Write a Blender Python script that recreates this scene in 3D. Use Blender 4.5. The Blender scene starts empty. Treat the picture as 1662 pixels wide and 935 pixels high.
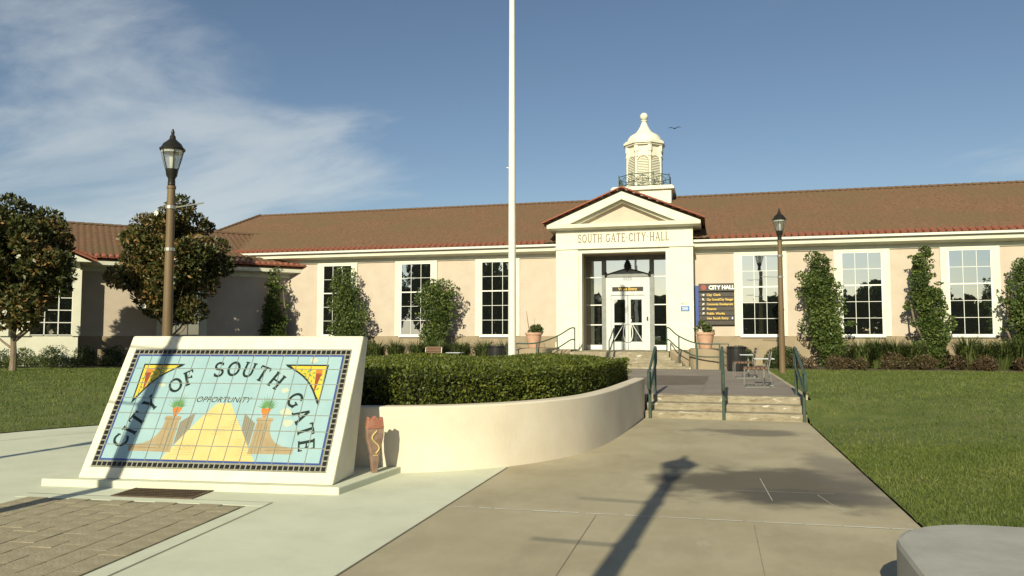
import bpy, math, random
import numpy as np
from mathutils import Vector, Matrix
R = math.radians
rng = np.random.default_rng(7)
random.seed(7)
sc = bpy.context.scene
col = sc.collection

# ------------------------------------------------------------------ camera, world, sun, exposure
F_PX, YAW, PITCH, EYE = 1250.0, R(14.7), math.atan(78 / 1250.0), 1.6
cam_d = bpy.data.cameras.new('camera')
cam = bpy.data.objects.new('camera', cam_d)
col.objects.link(cam)
cam.location = (0, 0, EYE)
cam.rotation_euler = (R(90) + PITCH, 0, YAW)
cam_d.sensor_width = 36.0
cam_d.lens = 36.0 * F_PX / 1662.0
cam_d.clip_start = 0.05
cam_d.clip_end = 3000
sc.camera = cam

SUN_EL, SUN_AZ = R(26.5), R(3.5)          # sun behind the camera, a little to the left
wd = bpy.data.worlds.new('World')
sc.world = wd
wd.use_nodes = True
nt = wd.node_tree
nt.nodes.clear()
def N(t, **kw):
    n = nt.nodes.new(t)
    for k, v in kw.items():
        setattr(n, k, v)
    return n
L = nt.links.new
sky = N('ShaderNodeTexSky', sky_type='NISHITA')
sky.sun_disc = False
sky.sun_elevation = SUN_EL
sky.sun_rotation = R(180) + SUN_AZ
sky.air_density = 1.0
sky.dust_density = 0.5
sky.ozone_density = 1.6
tc = N('ShaderNodeTexCoord')
sep = N('ShaderNodeSeparateXYZ'); L(tc.outputs['Generated'], sep.inputs[0])
zc = N('ShaderNodeMath', operation='MAXIMUM'); L(sep.outputs['Z'], zc.inputs[0]); zc.inputs[1].default_value = 0.04
zp = N('ShaderNodeMath', operation='ADD'); L(zc.outputs[0], zp.inputs[0]); zp.inputs[1].default_value = 0.18
dx = N('ShaderNodeMath', operation='DIVIDE'); L(sep.outputs['X'], dx.inputs[0]); L(zp.outputs[0], dx.inputs[1])
dy = N('ShaderNodeMath', operation='DIVIDE'); L(sep.outputs['Y'], dy.inputs[0]); L(zp.outputs[0], dy.inputs[1])
cmb = N('ShaderNodeCombineXYZ'); L(dx.outputs[0], cmb.inputs[0]); L(dy.outputs[0], cmb.inputs[1])
mp = N('ShaderNodeMapping'); L(cmb.outputs[0], mp.inputs[0])
mp.inputs['Rotation'].default_value = (0, 0, R(24)); mp.inputs['Scale'].default_value = (0.75, 1.5, 1); mp.inputs['Location'].default_value = (7.72, 2.82, 0)
n1 = N('ShaderNodeTexNoise'); L(mp.outputs[0], n1.inputs[0]); n1.inputs['Scale'].default_value = 1.0; n1.inputs['Detail'].default_value = 9; n1.inputs['Roughness'].default_value = 0.58; n1.inputs['Distortion'].default_value = 0.5
# cirrus thins out towards the clear eastern half of the sky
lf = N('ShaderNodeMapRange', clamp=True); L(dx.outputs[0], lf.inputs[0])
lf.inputs[1].default_value = -0.75; lf.inputs[2].default_value = -1.4; lf.inputs[3].default_value = -0.16; lf.inputs[4].default_value = 0.07
ad = N('ShaderNodeMath', operation='ADD'); L(n1.outputs[0], ad.inputs[0]); L(lf.outputs[0], ad.inputs[1])
cr = N('ShaderNodeMapRange', clamp=True, interpolation_type='SMOOTHSTEP'); L(ad.outputs[0], cr.inputs[0])
cr.inputs[1].default_value = 0.42; cr.inputs[2].default_value = 0.72; cr.inputs[3].default_value = 0; cr.inputs[4].default_value = 0.62
mx = N('ShaderNodeMix', data_type='RGBA'); L(cr.outputs[0], mx.inputs[0]); L(sky.outputs[0], mx.inputs[6])
mx.inputs[7].default_value = (8.0, 8.6, 8.6, 1)
bg = N('ShaderNodeBackground'); L(mx.outputs[2], bg.inputs[0]); bg.inputs[1].default_value = 0.066
wo = N('ShaderNodeOutputWorld'); L(bg.outputs[0], wo.inputs[0])

sd = bpy.data.lights.new('sun', 'SUN')
sd.energy = 4.6; sd.angle = R(0.55); sd.color = (1.0, 0.94, 0.69)
sun = bpy.data.objects.new('sun', sd); col.objects.link(sun)
S_DIR = Vector((-math.sin(SUN_AZ) * math.cos(SUN_EL), -math.cos(SUN_AZ) * math.cos(SUN_EL), math.sin(SUN_EL)))
sun.rotation_euler = S_DIR.to_track_quat('Z', 'Y').to_euler()
sun.location = (-5, -30, 30)
vs = sc.view_settings
vs.view_transform = 'Standard'; vs.look = 'None'; vs.gamma = 1.0; vs.use_curve_mapping = False
vs.exposure = 0.33

# pixel of the photograph -> ray (distance always comes from the plane it is met with)
_fw = np.array([-math.sin(YAW) * math.cos(PITCH), math.cos(YAW) * math.cos(PITCH), math.sin(PITCH)])
_rt = np.array([math.cos(YAW), math.sin(YAW), 0]); _up = np.cross(_rt, _fw); _C = np.array([0, 0, EYE])
def ray(u, v): return _fw + _rt * (u - 831) / F_PX + _up * (467.5 - v) / F_PX
def ony(u, v, Y): d = ray(u, v); return _C + d * (Y / d[1])
def onz(u, v, z): d = ray(u, v); return _C + d * ((z - EYE) / d[2])

# ------------------------------------------------------------------ materials
MATS = {}
def mat(name, c1, c2=None, rough=0.8, scale=3.0, detail=6, bump=0.0, bscale=40, metal=0.0, spec=0.4, lo=0.35, hi=0.65, space='Object', stretch=None, attr=None, transl=0.0, extra=None):
    if name in MATS: return MATS[name]
    m = bpy.data.materials.new(name); m.use_nodes = True
    t = m.node_tree; nd = t.nodes; bs = nd['Principled BSDF']; out = nd['Material Output']
    bs.inputs['Roughness'].default_value = rough; bs.inputs['Metallic'].default_value = metal
    bs.inputs['Specular IOR Level'].default_value = spec
    c1 = (*c1, 1); c2 = (*(c2 or c1[:3]), 1)
    co = nd.new('ShaderNodeTexCoord'); vec = co.outputs[space]
    if stretch:
        g = nd.new('ShaderNodeMapping'); t.links.new(vec, g.inputs[0]); g.inputs['Scale'].default_value = stretch; vec = g.outputs[0]
    rp = nd.new('ShaderNodeValToRGB'); rp.color_ramp.elements[0].color = c1; rp.color_ramp.elements[1].color = c2
    rp.color_ramp.elements[0].position = lo; rp.color_ramp.elements[1].position = hi
    if attr:
        a = nd.new('ShaderNodeAttribute'); a.attribute_name = attr; t.links.new(a.outputs['Fac'], rp.inputs[0])
    else:
        nz = nd.new('ShaderNodeTexNoise'); t.links.new(vec, nz.inputs[0]); nz.inputs['Scale'].default_value = scale; nz.inputs['Detail'].default_value = detail; nz.inputs['Roughness'].default_value = 0.62
        t.links.new(nz.outputs[0], rp.inputs[0])
    colr = rp.outputs[0]
    if extra: colr = extra(t, vec, colr)
    t.links.new(colr, bs.inputs['Base Color'])
    if bump > 0:
        b = nd.new('ShaderNodeTexNoise'); t.links.new(vec, b.inputs[0]); b.inputs['Scale'].default_value = bscale; b.inputs['Detail'].default_value = 5
        bp = nd.new('ShaderNodeBump'); bp.inputs['Strength'].default_value = bump; bp.inputs['Distance'].default_value = 0.02
        t.links.new(b.outputs[0], bp.inputs['Height']); t.links.new(bp.outputs[0], bs.inputs['Normal'])
    if transl > 0:
        tr = nd.new('ShaderNodeBsdfTranslucent'); t.links.new(colr, tr.inputs[0])
        ms = nd.new('ShaderNodeMixShader'); ms.inputs[0].default_value = transl
        t.links.new(bs.outputs[0], ms.inputs[1]); t.links.new(tr.outputs[0], ms.inputs[2]); t.links.new(ms.outputs[0], out.inputs[0])
    MATS[name] = m
    return m
def overlay(colour, scale, lo, hi, fac, stretch=None, seed=0.0):
    """a second noise layer of stains / wear mixed over the base colour"""
    def f(t, vec, c):
        nd = t.nodes
        g = nd.new('ShaderNodeMapping'); t.links.new(vec, g.inputs[0]); g.inputs['Location'].default_value = (seed, seed * .7, seed * .3)
        if stretch: g.inputs['Scale'].default_value = stretch
        n = nd.new('ShaderNodeTexNoise'); t.links.new(g.outputs[0], n.inputs[0]); n.inputs['Scale'].default_value = scale; n.inputs['Detail'].default_value = 8; n.inputs['Roughness'].default_value = .65
        r = nd.new('ShaderNodeMapRange'); r.clamp = True; t.links.new(n.outputs[0], r.inputs[0]); r.inputs[1].default_value = lo; r.inputs[2].default_value = hi; r.inputs[4].default_value = fac
        m = nd.new('ShaderNodeMix'); m.data_type = 'RGBA'; t.links.new(r.outputs[0], m.inputs[0]); t.links.new(c, m.inputs[6]); m.inputs[7].default_value = (*colour, 1)
        return m.outputs[2]
    return f
def chain(*fs):
    def f(t, vec, c):
        for g in fs: c = g(t, vec, c)
        return c
    return f
def spot(cx, cy, rx, ry, colour, fac, soft=0.5, nscale=1.3):
    """one stain of its own shape on a pavement, at a world place"""
    def f(t, vec, c):
        nd = t.nodes
        g = nd.new('ShaderNodeMapping'); t.links.new(vec, g.inputs[0]); g.vector_type = 'POINT'
        g.inputs['Location'].default_value = (-cx / rx, -cy / ry, 0); g.inputs['Scale'].default_value = (1 / rx, 1 / ry, 0)
        n = nd.new('ShaderNodeTexNoise'); t.links.new(vec, n.inputs[0]); n.inputs['Scale'].default_value = nscale; n.inputs['Detail'].default_value = 7
        ln = nd.new('ShaderNodeVectorMath'); ln.operation = 'LENGTH'; t.links.new(g.outputs[0], ln.inputs[0])
        a = nd.new('ShaderNodeMath'); a.operation = 'MULTIPLY_ADD'; t.links.new(n.outputs[0], a.inputs[0]); a.inputs[1].default_value = 1.6; t.links.new(ln.outputs['Value'], a.inputs[2])
        r = nd.new('ShaderNodeMapRange'); r.clamp = True; r.interpolation_type = 'SMOOTHSTEP'; t.links.new(a.outputs[0], r.inputs[0])
        r.inputs[1].default_value = 1.75 - soft * 1.6; r.inputs[2].default_value = 1.75; r.inputs[3].default_value = fac; r.inputs[4].default_value = 0
        m = nd.new('ShaderNodeMix'); m.data_type = 'RGBA'; t.links.new(r.outputs[0], m.inputs[0]); t.links.new(c, m.inputs[6]); m.inputs[7].default_value = (*colour, 1)
        return m.outputs[2]
    return f

M_white = mat('white_stucco', (.67, .65, .52), (.74, .72, .59), .85, 2.2, bump=.15, bscale=60)
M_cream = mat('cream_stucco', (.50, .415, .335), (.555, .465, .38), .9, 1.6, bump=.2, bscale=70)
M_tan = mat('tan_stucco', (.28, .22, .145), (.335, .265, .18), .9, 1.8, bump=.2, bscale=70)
M_signwhite = mat('cream_painted_concrete', (.66, .62, .47), (.72, .68, .54), .75, 5, bump=.2, bscale=45, extra=overlay((.42, .40, .33), 9, .60, .78, .55, (1, 1, .35)))
M_plwall = mat('planter_stucco', (.66, .57, .44), (.73, .65, .52), .9, 1.3, bump=.2, bscale=60, extra=chain(overlay((.45, .38, .28), 3.0, .60, .82, .4, (1, 1, .4)), overlay((.8, .76, .68), 14, .66, .72, .5)))
M_tile = mat('clay_roof_tile', (.092, .05, .028), (.165, .088, .05), .85, 9, extra=chain(overlay((.10, .072, .036), .35, .38, .68, .75), overlay((.26, .15, .10), 30, .58, .72, .6)))
M_tile_red = mat('red_clay_tile', (.22, .07, .042), (.30, .105, .062), .8, 6)
M_glassw = None
def glass_mat():
    m = bpy.data.materials.new('reflective_window_glass'); m.use_nodes = True
    t = m.node_tree; nd = t.nodes; nd.clear()
    o = nd.new('ShaderNodeOutputMaterial'); d = nd.new('ShaderNodeBsdfDiffuse'); d.inputs[0].default_value = (.018, .02, .018, 1)
    g = nd.new('ShaderNodeBsdfGlossy'); g.inputs['Roughness'].default_value = .012; g.inputs[0].default_value = (.86, .92, .92, 1)
    mxs = nd.new('ShaderNodeMixShader')
    co = nd.new('ShaderNodeTexCoord'); nz = nd.new('ShaderNodeTexNoise'); nz.inputs['Scale'].default_value = 1.6; nz.inputs['Detail'].default_value = 2
    t.links.new(co.outputs['Object'], nz.inputs[0]); b = nd.new('ShaderNodeBump'); b.inputs['Strength'].default_value = .05; b.inputs['Distance'].default_value = .03
    t.links.new(nz.outputs[0], b.inputs['Height']); t.links.new(b.outputs[0], g.inputs['Normal'])
    fr = nd.new('ShaderNodeFresnel'); fr.inputs[0].default_value = 1.6
    mr = nd.new('ShaderNodeMapRange'); t.links.new(fr.outputs[0], mr.inputs[0]); mr.inputs[1].default_value = .04; mr.inputs[2].default_value = 1; mr.inputs[3].default_value = .62; mr.inputs[4].default_value = 1
    t.links.new(mr.outputs[0], mxs.inputs[0]); t.links.new(d.outputs[0], mxs.inputs[1]); t.links.new(g.outputs[0], mxs.inputs[2]); t.links.new(mxs.outputs[0], o.inputs[0])
    return m
M_glass = glass_mat()
def lamp_glass():
    m = bpy.data.materials.new('clear_lamp_glass'); m.use_nodes = True
    t = m.node_tree; nd = t.nodes; nd.clear()
    o = nd.new('ShaderNodeOutputMaterial'); tr = nd.new('ShaderNodeBsdfTransparent'); tr.inputs[0].default_value = (.86, .88, .86, 1)
    g = nd.new('ShaderNodeBsdfGlossy'); g.inputs['Roughness'].default_value = .08; g.inputs[0].default_value = (.9, .9, .9, 1)
    d = nd.new('ShaderNodeBsdfDiffuse'); d.inputs[0].default_value = (.6, .6, .55, 1)
    m1 = nd.new('ShaderNodeMixShader'); m1.inputs[0].default_value = .35; t.links.new(g.outputs[0], m1.inputs[1]); t.links.new(d.outputs[0], m1.inputs[2])
    m2 = nd.new('ShaderNodeMixShader'); m2.inputs[0].default_value = .35; t.links.new(tr.outputs[0], m2.inputs[1]); t.links.new(m1.outputs[0], m2.inputs[2]); t.links.new(m2.outputs[0], o.inputs[0])
    return m
M_lglass = lamp_glass()
M_mullion = mat('white_window_paint', (.72, .72, .66), (.78, .78, .72), .5, 8)
M_alu = mat('silver_grey_paint', (.50, .52, .52), (.57, .59, .59), .45, 5, spec=.5)
M_greyframe = mat('mid_grey_metal', (.20, .21, .20), (.25, .26, .25), .5, 5)
M_dark = mat('dark_void', (.012, .012, .011), None, .9)
M_bronze = mat('dark_bronze_metal', (.022, .02, .016), (.035, .03, .024), .4, 9, metal=.3)
M_pole = mat('brown_pole_paint', (.13, .085, .04), (.17, .115, .06), .55, 4, stretch=(1, 1, .2))
M_flag = mat('cream_pole_paint', (.74, .71, .60), (.8, .77, .66), .4, 3)
M_green = mat('green_painted_steel', (.045, .075, .055), (.065, .10, .075), .5, 14, extra=overlay((.16, .17, .14), 40, .62, .72, .5))
M_galv = mat('galvanised_tube', (.36, .35, .31), (.44, .43, .38), .35, 20, metal=.6)
M_wood = mat('weathered_brown_wood', (.12, .065, .038), (.19, .11, .068), .75, 6, stretch=(1, 8, 8))
M_terra = mat('pale_terracotta', (.50, .29, .19), (.58, .37, .26), .85, 6, bump=.1)
M_black = mat('black_perforated_steel', (.012, .011, .011), (.02, .018, .017), .45, 30)
M_bark = mat('grey_bark', (.16, .12, .08), (.26, .2, .14), .95, 9, bump=.6, bscale=25, stretch=(1, 1, .3))
M_soil = mat('bed_soil', (.055, .04, .026), (.10, .075, .05), 1, 9, bump=.5, bscale=20)
M_conc_new = mat('pale_concrete', (.57, .585, .445), (.65, .66, .515), .85, .9, bump=.12, bscale=90, space='Object', extra=chain(overlay((.48, .48, .38), 2.2, .5, .75, .5), overlay((.5, .5, .46), 40, .66, .74, .3)))
M_conc_old = mat('worn_brown_concrete', (.37, .315, .205), (.455, .395, .27), .85, .8, bump=.15, bscale=90,
    extra=chain(overlay((.28, .225, .15), 1.6, .48, .75, .6, (1, .5, 1), 4.0), overlay((.52, .48, .39), 5, .62, .75, .4, (1, .5, 1), 9.0),
                spot(.55, 8.9, 1.5, 1.5, (.075, .064, .05), .85, .3), spot(.9, 8.3, .9, .55, (.07, .064, .056), .55, .3, 2.2), spot(.55, 13.5, 1.0, .7, (.12, .105, .088), .7, .3), spot(1.45, 9.6, .5, 2.2, (.15, .13, .11), .6, .3)))
M_step = mat('chipped_step_concrete', (.25, .21, .145), (.34, .295, .21), .9, 3, bump=.4, bscale=30, extra=chain(overlay((.15, .115, .07), 5, .5, .66, .8, (.8, 1, 3.5)), overlay((.62, .58, .5), 5, .60, .66, .85, (.6, 1, 2.2), 3.0), overlay((.1, .085, .06), 16, .60, .68, .7, (.5, 1, 2), 7.0)))
M_plaza = mat('mauve_brown_paving', (.20, .165, .14), (.265, .225, .195), .9, .9, bump=.15, bscale=80, extra=overlay((.33, .29, .25), 3, .6, .75, .4, (1, .4, 1)))
M_patch = mat('brown_asphalt_patch', (.125, .095, .075), (.165, .13, .105), .95, 2.5, bump=.3, bscale=90)
M_joint = mat('pavement_joint', (.19, .165, .115), (.27, .24, .18), 1, 8)
M_crack = mat('pale_joint_filler', (.58, .56, .50), (.68, .66, .6), .9, 12)
M_crack2 = mat('worn_joint_filler', (.36, .33, .27), (.5, .47, .4), .9, 9)
M_paver = mat('brown_concrete_paver', (.31, .26, .165), (.40, .345, .235), .95, 6, bump=.5, bscale=70, space='Object', extra=overlay((.22, .18, .115), 14, .55, .7, .5))
M_paverbed = mat('paver_sand_joint', (.20, .175, .12), (.30, .27, .2), 1, 12)
M_ground = mat('street_asphalt', (.05, .05, .048), (.075, .073, .07), .95, 2)
def leafmat(name, a, b, c=None, tr=.25, rough=.5):
    m = mat(name, a, b, rough, attr='lc', transl=tr, lo=.0, hi=.85, spec=.35)
    if c:
        e = [n for n in m.node_tree.nodes if n.type == 'VALTORGB'][0].color_ramp.elements.new(1.0); e.color = (*c, 1)
    return m
M_mag = leafmat('magnolia_leaf', (.022, .032, .009), (.085, .088, .024), (.27, .15, .05), .15, .42)
M_box = leafmat('boxwood_leaf', (.045, .066, .009), (.165, .185, .028), (.26, .26, .05), .25)
M_col = leafmat('evergreen_shrub_leaf', (.03, .055, .012), (.12, .165, .038), (.22, .26, .075), .25)
M_grassclump = leafmat('flax_leaf', (.035, .06, .014), (.11, .14, .04), (.2, .19, .08), .25)
M_brownbush = leafmat('russet_bush_leaf', (.05, .035, .018), (.13, .085, .045), (.12, .12, .04), .2)
M_dkbush = leafmat('dark_bush_leaf', (.018, .036, .010), (.055, .085, .02), (.09, .12, .03), .2)
M_blade = leafmat('lawn_blade', (.075, .11, .018), (.16, .195, .042), (.29, .27, .10), .3, .6)
M_sod = mat('lawn_turf', (.075, .105, .02), (.13, .15, .038), 1, 2.2, bump=.6, bscale=60, space='Object', extra=overlay((.15, .14, .05), 1.1, .5, .72, .5))
M_petal = mat('white_magnolia_petal', (.7, .68, .58), (.8, .78, .68), .6)

# ------------------------------------------------------------------ mesh helpers
ORG = {}
class MB:
    def __init__(s): s.v = []; s.f = []; s.m = []
    def add(s, vs, fs, mi=0):
        o = len(s.v); s.v += [tuple(map(float, p)) for p in vs]
        for f in fs: s.f.append([o + i for i in f]); s.m.append(mi)
        return s
    def box(s, x0, x1, y0, y1, z0, z1, mi=0):
        return s.add([(x0, y0, z0), (x1, y0, z0), (x1, y1, z0), (x0, y1, z0), (x0, y0, z1), (x1, y0, z1), (x1, y1, z1), (x0, y1, z1)],
                     [(0, 3, 2, 1), (4, 5, 6, 7), (0, 1, 5, 4), (1, 2, 6, 5), (2, 3, 7, 6), (3, 0, 4, 7)], mi)
    def prism(s, poly, z0, z1, mi=0):                       # polygon in XY (ccw), extruded in z
        n = len(poly)
        return s.add([(x, y, z0) for x, y in poly] + [(x, y, z1) for x, y in poly],
                     [list(range(n))[::-1], list(range(n, 2 * n))] + [(i, (i + 1) % n, n + (i + 1) % n, n + i) for i in range(n)], mi)
    def prism_x(s, poly, x0, x1, mi=0):                     # polygon in YZ extruded along x
        n = len(poly)
        return s.add([(x0, y, z) for y, z in poly] + [(x1, y, z) for y, z in poly],
                     [list(range(n)), list(range(n, 2 * n))[::-1]] + [(i, n + i, n + (i + 1) % n, (i + 1) % n) for i in range(n)], mi)
    def prism_y(s, poly, y0, y1, mi=0):                     # polygon in XZ extruded along y
        n = len(poly)
        return s.add([(x, y0, z) for x, z in poly] + [(x, y1, z) for x, z in poly],
                     [list(range(n)), list(range(n, 2 * n))[::-1]] + [(i, n + i, n + (i + 1) % n, (i + 1) % n) for i in range(n)], mi)
    def lathe(s, prof, n=20, c=(0, 0), mi=0, cap=True):     # profile [(r, z)]
        o = []
        for r, z in prof: o += [(c[0] + r * math.cos(2 * math.pi * k / n), c[1] + r * math.sin(2 * math.pi * k / n), z) for k in range(n)]
        fs = [(i * n + k, i * n + (k + 1) % n, (i + 1) * n + (k + 1) % n, (i + 1) * n + k) for i in range(len(prof) - 1) for k in range(n)]
        if cap: fs += [list(range(n))[::-1], list(range((len(prof) - 1) * n, len(prof) * n))]
        return s.add(o, fs, mi)
    def tube(s, pts, r, n=8, mi=0, closed=False):
        pts = [Vector(p) for p in pts]; rs = r if isinstance(r, (list, tuple)) else [r] * len(pts)
        o = []; m = len(pts); prev = None
        for i, p in enumerate(pts):
            a = pts[(i - 1) % m] if (i > 0 or closed) else p; b = pts[(i + 1) % m] if (i < m - 1 or closed) else p
            t = (b - a).normalized()
            if prev is None:
                u = t.cross(Vector((0, 0, 1)));
                if u.length < 1e-3: u = t.cross(Vector((1, 0, 0)))
            else: u = prev - t * prev.dot(t)
            u.normalize(); prev = u; w = t.cross(u)
            o += [p + (u * math.cos(2 * math.pi * k / n) + w * math.sin(2 * math.pi * k / n)) * rs[i] for k in range(n)]
        fs = [(i * n + k, i * n + (k + 1) % n, ((i + 1) % m) * n + (k + 1) % n, ((i + 1) % m) * n + k) for i in range(m if closed else m - 1) for k in range(n)]
        if not closed: fs += [list(range(n))[::-1], list(range((m - 1) * n, m * n))]
        return s.add(o, fs, mi)
    def sheet(s, poly, z, mi=0): return s.add([(x, y, z) for x, y in poly], [list(range(len(poly)))], mi)
    def mesh(s, name, mats, off=(0, 0, 0), smooth=False):
        me = bpy.data.meshes.new(name)
        me.from_pydata([(x - off[0], y - off[1], z - off[2]) for x, y, z in s.v], [], s.f)
        for m in (mats if isinstance(mats, (list, tuple)) else [mats]): me.materials.append(m)
        if any(s.m): me.polygons.foreach_set('material_index', s.m)
        if smooth:
            me.polygons.foreach_set('use_smooth', [True] * len(s.f))
            try: me.set_sharp_from_angle(angle=R(38))
            except Exception: pass
        me.update()
        return me
    def build(s, name, mats, parent=None, smooth=False, bevel=0, local=False):
        off = ORG.get(parent, (0, 0, 0)) if (parent and not local) else (0, 0, 0)
        o = link(name, s.mesh(name, mats, off, smooth), parent)
        if parent: ORG[o] = off if not local else (0, 0, 0)
        if bevel:
            b = o.modifiers.new('bevel', 'BEVEL'); b.width = bevel; b.segments = 2; b.limit_method = 'ANGLE'; b.angle_limit = R(40)
        return o
def link(name, data, parent=None, loc=None):
    o = bpy.data.objects.new(name, data); col.objects.link(o)
    if parent: o.parent = parent
    if loc is not None: o.location = loc
    return o
def tag(o, label, cat, group=None):
    o['label'] = label; o['category'] = cat
    if group: o['group'] = group
    return o
def thing(name, loc, label, cat, group=None, rz=0):
    o = link(name, None, None, loc); o.empty_display_size = .2; o.rotation_euler[2] = rz; ORG[o] = tuple(loc)
    return tag(o, label, cat, group)
def struct(o): o['kind'] = 'structure'; return o
def stuff(o): o['kind'] = 'stuff'; return o
def copy_tree(o, parent=None):
    c = o.copy(); col.objects.link(c)
    if parent: c.parent = parent
    for ch in o.children: copy_tree(ch, c)
    return c

def text_tris(s, size=1.0, shear=0.0, bold=0.0):
    cu = bpy.data.curves.new('txt', 'FONT'); cu.body = s; cu.size = size; cu.shear = shear; cu.offset = bold; cu.resolution_u = 3
    ob = bpy.data.objects.new('txt', cu); col.objects.link(ob)
    bpy.context.view_layer.update()
    me = bpy.data.meshes.new_from_object(ob.evaluated_get(bpy.context.evaluated_depsgraph_get()))
    v = [(p.co.x, p.co.y) for p in me.vertices]; f = [list(p.vertices) for p in me.polygons]
    bpy.data.objects.remove(ob); bpy.data.curves.remove(cu); bpy.data.meshes.remove(me)
    x0 = min(p[0] for p in v); x1 = max(p[0] for p in v)
    return [(x - x0, y) for x, y in v], f, x1 - x0

# serif stroke letters, unit height: list of polylines with widths
def arc(cx, cy, rx, ry, a0, a1, n=18): return [(cx + rx * math.cos(R(a0 + (a1 - a0) * i / n)), cy + ry * math.sin(R(a0 + (a1 - a0) * i / n))) for i in range(n + 1)]
W, T = .15, .075
GL = {
 'I': (.30, [([(.15, 0), (.15, 1)], W), ([(0, .03), (.30, .03)], T), ([(0, .97), (.30, .97)], T)]),
 'T': (.74, [([(.37, 0), (.37, 1)], W), ([(.0, .95), (.74, .95)], .1), ([(.03, .78), (.03, .97)], T), ([(.71, .78), (.71, .97)], T), ([(.22, .03), (.52, .03)], T)]),
 'H': (.82, [([(.14, 0), (.14, 1)], W), ([(.68, 0), (.68, 1)], W), ([(.14, .5), (.68, .5)], .09), ([(0, .03), (.28, .03)], T), ([(0, .97), (.28, .97)], T), ([(.54, .03), (.82, .03)], T), ([(.54, .97), (.82, .97)], T)]),
 'L': (.64, [([(.14, 0), (.14, 1)], W), ([(0, .97), (.28, .97)], T), ([(0, .045), (.62, .045)], .09), ([(.60, .0), (.60, .25)], T)]),
 'E': (.66, [([(.14, 0), (.14, 1)], W), ([(0, .045), (.64, .045)], .09), ([(0, .955), (.62, .955)], .09), ([(.14, .5), (.48, .5)], .08), ([(.62, .0), (.62, .24)], T), ([(.60, .77), (.60, 1)], T), ([(.47, .4), (.47, .6)], T)]),
 'F': (.62, [([(.14, 0), (.14, 1)], W), ([(0, .03), (.30, .03)], T), ([(0, .955), (.62, .955)], .09), ([(.14, .5), (.48, .5)], .08), ([(.60, .76), (.60, 1)], T), ([(.47, .4), (.47, .6)], T)]),
 'O': (.86, [(arc(.43, .5, .355, .43, 0, 360, 30), .135)]),
 'C': (.78, [(arc(.43, .5, .355, .43, 48, 312, 24), .135), ([(.70, .70), (.70, .92)], T), ([(.70, .08), (.70, .26)], T)]),
 'G': (.84, [(arc(.43, .5, .355, .43, 48, 318, 24), .135), ([(.70, .72), (.70, .93)], T), ([(.71, .08), (.71, .44)], .12), ([(.54, .44), (.84, .44)], T)]),
 'U': (.82, [([(.14, 1), (.14, .4)] + arc(.41, .36, .27, .30, 180, 360, 14)[1:] + [(.68, .4), (.68, 1)], .125), ([(0, .97), (.28, .97)], T), ([(.54, .97), (.82, .97)], T)]),
 'Y': (.84, [([(.10, 1), (.42, .46)], W), ([(.74, 1), (.42, .46)], .10), ([(.42, .5), (.42, 0)], W), ([(0, .97), (.26, .97)], T), ([(.60, .97), (.86, .97)], T), ([(.28, .03), (.56, .03)], T)]),
 'A': (.88, [([(.10, 0), (.44, 1)], .10), ([(.44, 1), (.78, 0)], W), ([(.24, .34), (.64, .34)], .08), ([(-.02, .03), (.24, .03)], T), ([(.62, .03), (.92, .03)], T)]),
 'S': (.64, [(arc(.32, .735, .235, .215, 25, 270, 16) + arc(.32, .275, .265, .235, 90, -155, 16)[1:], .13), ([(.56, .74), (.56, .95)], T), ([(.06, .05), (.06, .28)], T)]),
}
def ribbon(pts, w):
    """quads along a polyline"""
    closed = math.dist(pts[0], pts[-1]) < 1e-6
    P = [np.array(p) for p in pts]; n = len(P); l = []; r = []
    for i in range(n):
        a = P[i - 1] if i > 0 else (P[-2] if closed else P[0]); b = P[i + 1] if i < n - 1 else (P[1] if closed else P[-1])
        t = b - a; t = t / (np.linalg.norm(t) + 1e-9); nn = np.array([-t[1], t[0]]) * w / 2
        l.append(tuple(P[i] + nn)); r.append(tuple(P[i] - nn))
    return [[r[i], r[i + 1], l[i + 1], l[i]] for i in range(n - 1)]

# ------------------------------------------------------------------ ground, pavements, lawns
b = MB().sheet([(-400, -400), (400, -400), (400, 400), (-400, 400)], -.06)
struct(b.build('ground', M_ground))
PC = (-3.9, 7.4)                                            # centre of the round forecourt
arcp = [(PC[0] + 8.0 * math.cos(R(a)), PC[1] + 8.0 * math.sin(R(a))) for a in range(205, 84, -4)]
poly = [(-2.47, -8), (-2.47, 15.6)] + arcp[::-1] + [(-14, 4.0), (-30, 3.2), (-30, -8)]
struct(MB().prism(poly, -.05, 0.0).build('forecourt_pavement', M_conc_new))
struct(MB().prism([(-2.47, -8), (1.65, -8), (1.65, 15.5), (-2.47, 15.5)], -.05, -.002).build('walkway', M_conc_old))
struct(MB().box(1.65, 14, -8, 5.7, -.05, -.004).build('side_pavement', M_conc_old))
def strip(pts, w, z, name, m):
    q = MB()
    for k in ribbon(pts, w): q.sheet(k, z)
    return struct(q.build(name, m))
strip([(-2.47, -3), (-2.47, 9.2)], .014, .004, 'pavement_joint', M_joint)
strip([(PC[0] + 7.0 * math.cos(R(a)), PC[1] + 7.0 * math.sin(R(a))) for a in range(205, 120, -3)], .014, .004, 'pavement_joint', M_joint)
for X in (-1.05, .3): strip([(X, -3), (X, 6.95)], .005, .003, 'pavement_joint', M_joint)
# the worn pale cross joint is broken into runs
x = -2.40
while x < 1.6:
    l = random.uniform(.1, .42); w = random.uniform(.014, .034); y0 = 6.97 + (x + 2.4) * .036
    strip([(x, y0), (min(x + l, 1.62), y0 + l * .036)], w, .003, 'joint_filler', M_crack); x += l + random.uniform(.0, .07)
strip([(.52, 8.0), (.47, 9.2)], .009, .003, 'joint_filler', M_crack2); strip([(.05, 8.42), (1.15, 8.5)], .008, .003, 'joint_filler', M_crack2); strip([(1.10, 7.7), (.98, 8.4)], .008, .003, 'joint_filler', M_crack2)
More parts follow.
